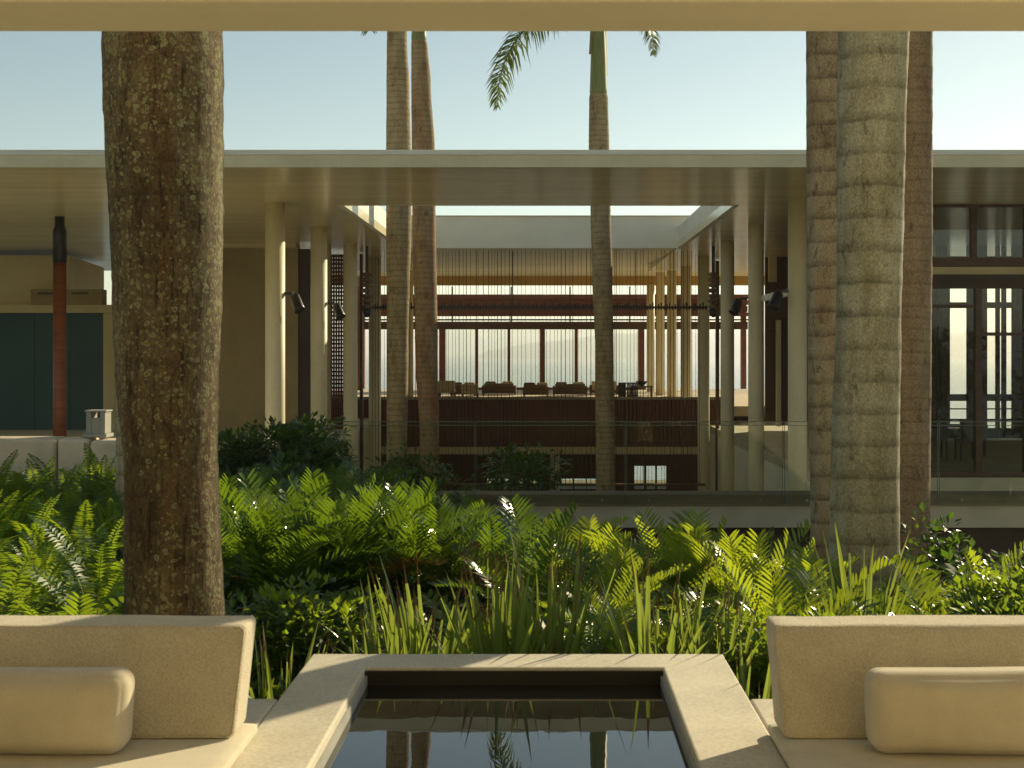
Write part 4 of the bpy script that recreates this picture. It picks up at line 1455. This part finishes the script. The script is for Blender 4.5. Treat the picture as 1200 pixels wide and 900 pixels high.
# strap-leaved clumps along the coping
for px, D, n, s_, lab in ((495, 6.75, 34, .88, 'upright strap-leaf clump with pale sunlit blades behind the coping corner'),
                          (455, 6.55, 26, .75, 'smaller strap-leaf clump beside pale blades behind the coping corner'),
                          (590, 6.6, 36, 1.0, 'dark dense strap-leaf clump behind the middle of the coping'),
                          (645, 6.7, 28, 1.0, 'tallest strap-leaf clump with thin dark tips behind the coping'),
                          (770, 6.6, 38, .98, 'sunlit strap-leaf clump whose blades shade the coping'),
                          (835, 6.5, 30, .85, 'strap-leaf clump by the sunny outer coping corner'),
                          (80, 5.75, 24, .74, 'strap-leaf clump behind the bench cushion by the lichen-spotted trunk'),
                          (180, 5.75, 20, .70, 'short strap-leaf clump at the foot of the lichen-spotted trunk'),
                          (330, 6.1, 22, .6, 'low strap-leaf clump between cushion end and coping'),
                          (885, 5.9, 26, .62, 'low strap-leaf clump beside the sunlit bench corner'),
                          (1010, 7.6, 26, .98, 'strap-leaf clump with broad upright blades before the thickest ringed palm')):
    e = clump('strap_leaf_plant', lab, 'strap-leaf plant', None, PX(px, D), D, blades * 2 + [dry_blade], int(n * 1.25), s_ * 1.42, .17, 14, int(px), 'blade')


# leafy shrubs: stem + foliage of many leaves
def shrub(name, label, cat, x, y, z, rx, rz, n, ls, seed, m='shrub', stem_h=.3, group=None, flat=.5, hole=.0):
    r = random.Random(seed)
    e = empty(name, (x, y, z), label, cat, group)
    V, Fc = [], []
    blobs = [(Vector((r.uniform(-.6, .6) * rx, r.uniform(-.6, .6) * rx, stem_h + rz * r.uniform(.5, 1.4))), r.uniform(.3, .6)) for _ in range(9)]
    cnt = 0
    while cnt < n:
        c, q = blobs[r.randrange(len(blobs))]
        d = Vector((r.gauss(0, 1), r.gauss(0, 1), r.gauss(0, 1))).normalized()
        p = c + Vector((d.x * rx, d.y * rx, d.z * rz)) * q * r.uniform(.55, 1.08)
        ln = ls * r.uniform(.6, 1.25)
        dr_ = (d + Vector((r.uniform(-.8, .8), r.uniform(-.8, .8), r.uniform(-.5, .6)))).normalized()
        sd_ = dr_.cross(Vector((r.uniform(-.4, .4), r.uniform(-.4, .4), 1)))
        if sd_.length < .1:
            continue
        sd_ = sd_.normalized() * ln * .26
        nb_ = dr_.cross(sd_).normalized() * ln * .08
        j = len(V)
        V += [p, p + dr_ * ln * .45 + sd_ + nb_, p + dr_ * ln * .5, p + dr_ * ln * .45 - sd_ + nb_, p + dr_ * ln - Vector((0, 0, ln * .15))]
        Fc += [(j, j + 1, j + 2), (j, j + 2, j + 3), (j + 2, j + 1, j + 4), (j + 3, j + 2, j + 4)]
        cnt += 1
    link('foliage', mesh('foliage', V, Fc, M[m]), e)
    SV, SF = [], []
    for c, q in blobs:
        pth = [Vector((r.uniform(-.04, .04), r.uniform(-.04, .04), -.1)), c * .5 + Vector((r.uniform(-.08, .08), r.uniform(-.08, .08), 0)), c]
        tv, tfc = tube_geo(pth, [.022 * rz + .006, .014 * rz + .004, .004], 5)
        o_ = len(SV)
        SV += tv
        SF += [tuple(i + o_ for i in f) for f in tfc]
    link('stem', mesh('stem', SV, SF, M['stem']), e)
    return e


for px, D, rx, rz, lab in ((285, 18.6, .95, .62, 'rounded broad-leaf bush by the first round column'), (345, 18.9, 1.0, .62, 'dark broad-leaf bush beneath the tan wall, beside a rounder bush'), (372, 17.8, .7, .45, 'lower dark bush before the glass balustrade end')):
    shrub('broad_leaf_bush', lab, 'bush', PX(px, D), D, bed_z(PX(px, D), D), rx, rz, 2600, .13, int(px), stem_h=.25)
for px, D, rx, rz, lab, mm in ((330, 6.7, .42, .28, 'small-leaved shrub beside the cushion end near the coping', 'groundleaf'), (385, 7.0, .42, .30, 'small-leaved shrub behind the shaded coping corner', 'groundleaf'),
                               (895, 6.6, .42, .26, 'small-leaved shrub behind the sunny bench corner', 'groundleaf'), (960, 6.9, .4, .28, 'bright small-leaved shrub behind the cushion end by the ringed palms', 'groundleaf'),
                               (1130, 7.2, .55, .36, 'tangled small-leaved shrub beside the fine-ringed palm', 'groundleaf'), (1190, 7.0, .5, .34, 'dense low shrub behind the bench cushion past the ringed palms', 'groundleaf'), (1085, 6.7, .45, .26, 'low leafy shrub along the cushion before the ringed palms', 'groundleaf'),
                               (1180, 10.5, .5, .30, 'darker shrub with larger leaves before the glazed room plinth', 'shrub'), (1110, 11.5, .40, .42, 'sprawling shrub with single pale buds against the ledge wall', 'shrub')):
    shrub('leafy_shrub', lab, 'shrub', PX(px, D), D, bed_z(PX(px, D), D), rx, rz, 1700 if mm == 'groundleaf' else 420, .07 if mm == 'groundleaf' else .12, int(px) + 5, mm, .12)

# trees in the sunken court, seen through the glass
for px, D, h_, rx, lab in ((485, 25.5, 4.6, 1.0, 'leafy court tree behind the glass at the foot of the twin palms'), (545, 24.0, 4.3, 1.1, 'dark leafy court tree behind the first glass joint'), (612, 25.0, 4.9, .95, 'open-branched court tree with its crown above the glass top edge'),
                           (440, 24.5, 3.7, .9, 'low court tree by the third round column'), (668, 26, 3.6, .7, 'small court tree beside the single slim palm'), (872, 26.5, 3.9, .55, 'slender court shrub between the paired columns')):
    shrub('court_tree', lab, 'tree', PX(px, D), D, -6.7, rx, .75, 900, .17, int(px) + 9, 'shrub', h_ - 1.3)

for x, y, h_, rx, lab in ((13.5, 1.5, 6.5, 2.2, 'broad garden tree beside the retaining wall'), (17.0, -2.5, 8.5, 3.0, 'tall garden tree at the end of the added bounce house'), (20.5, 2.0, 7.5, 2.6, 'spreading garden tree beyond the retaining wall'), (24.5, -1.5, 9.0, 3.0, 'outermost garden tree past the added bounce house')):
    shrub('garden_tree', lab, 'tree', x, y, -6.75, rx, h_ * .38, 2600, .42, int(x * 10), 'shrub', h_ * .35)

# low ground cover hiding the soil
r = random.Random(77)
V, Fc = [], []
cnt = 0
while cnt < 26000:
    y = 5.3 + 14.7 * r.random() ** 1.5
    x = PX(r.uniform(-160, 1360), y)
    if x > 5.1 or (y < 6.15 and -1.15 < x < .9):
        continue
    z = bed_z(x, y) + r.random() ** 1.5 * .24
    a = r.uniform(0, 2 * math.pi)
    el = r.uniform(-.1, 1.0)
    ln = r.uniform(.06, .15)
    d = Vector((math.cos(a) * math.cos(el), math.sin(a) * math.cos(el), math.sin(el)))
    sd_ = Vector((-math.sin(a), math.cos(a), 0)) * ln * .2
    p = Vector((x, y, z))
    j = len(V)
    V += [p, p + d * ln * .45 + sd_, p + d * ln, p + d * ln * .45 - sd_]
    Fc += [(j, j + 1, j + 2, j + 3)]
    cnt += 1
o = kind(link('ground_cover', mesh('ground_cover', V, Fc, M['groundleaf'])), 'stuff')
tag(o, 'low leafy ground cover between the ferns and cycads', 'ground cover')
# ------------------------------------------------------------------ haze over the bay
hz = bpy.data.materials.new('haze_air')
hz.use_nodes = True
t = hz.node_tree
t.nodes.clear()
out = t.nodes.new('ShaderNodeOutputMaterial')
pv = t.nodes.new('ShaderNodeVolumePrincipled')
pv.inputs['Color'].default_value = (0.9, 0.93, 1.0, 1)
pv.inputs['Density'].default_value = 0.00038
pv.inputs['Anisotropy'].default_value = 0.45
t.links.new(pv.outputs[0], out.inputs['Volume'])
bm = bmesh.new()
addbox(bm, -25500, 25500, -20500, 25500, SEA - 12, 95)
kind(bmobj('haze', bm, hz), 'stuff')
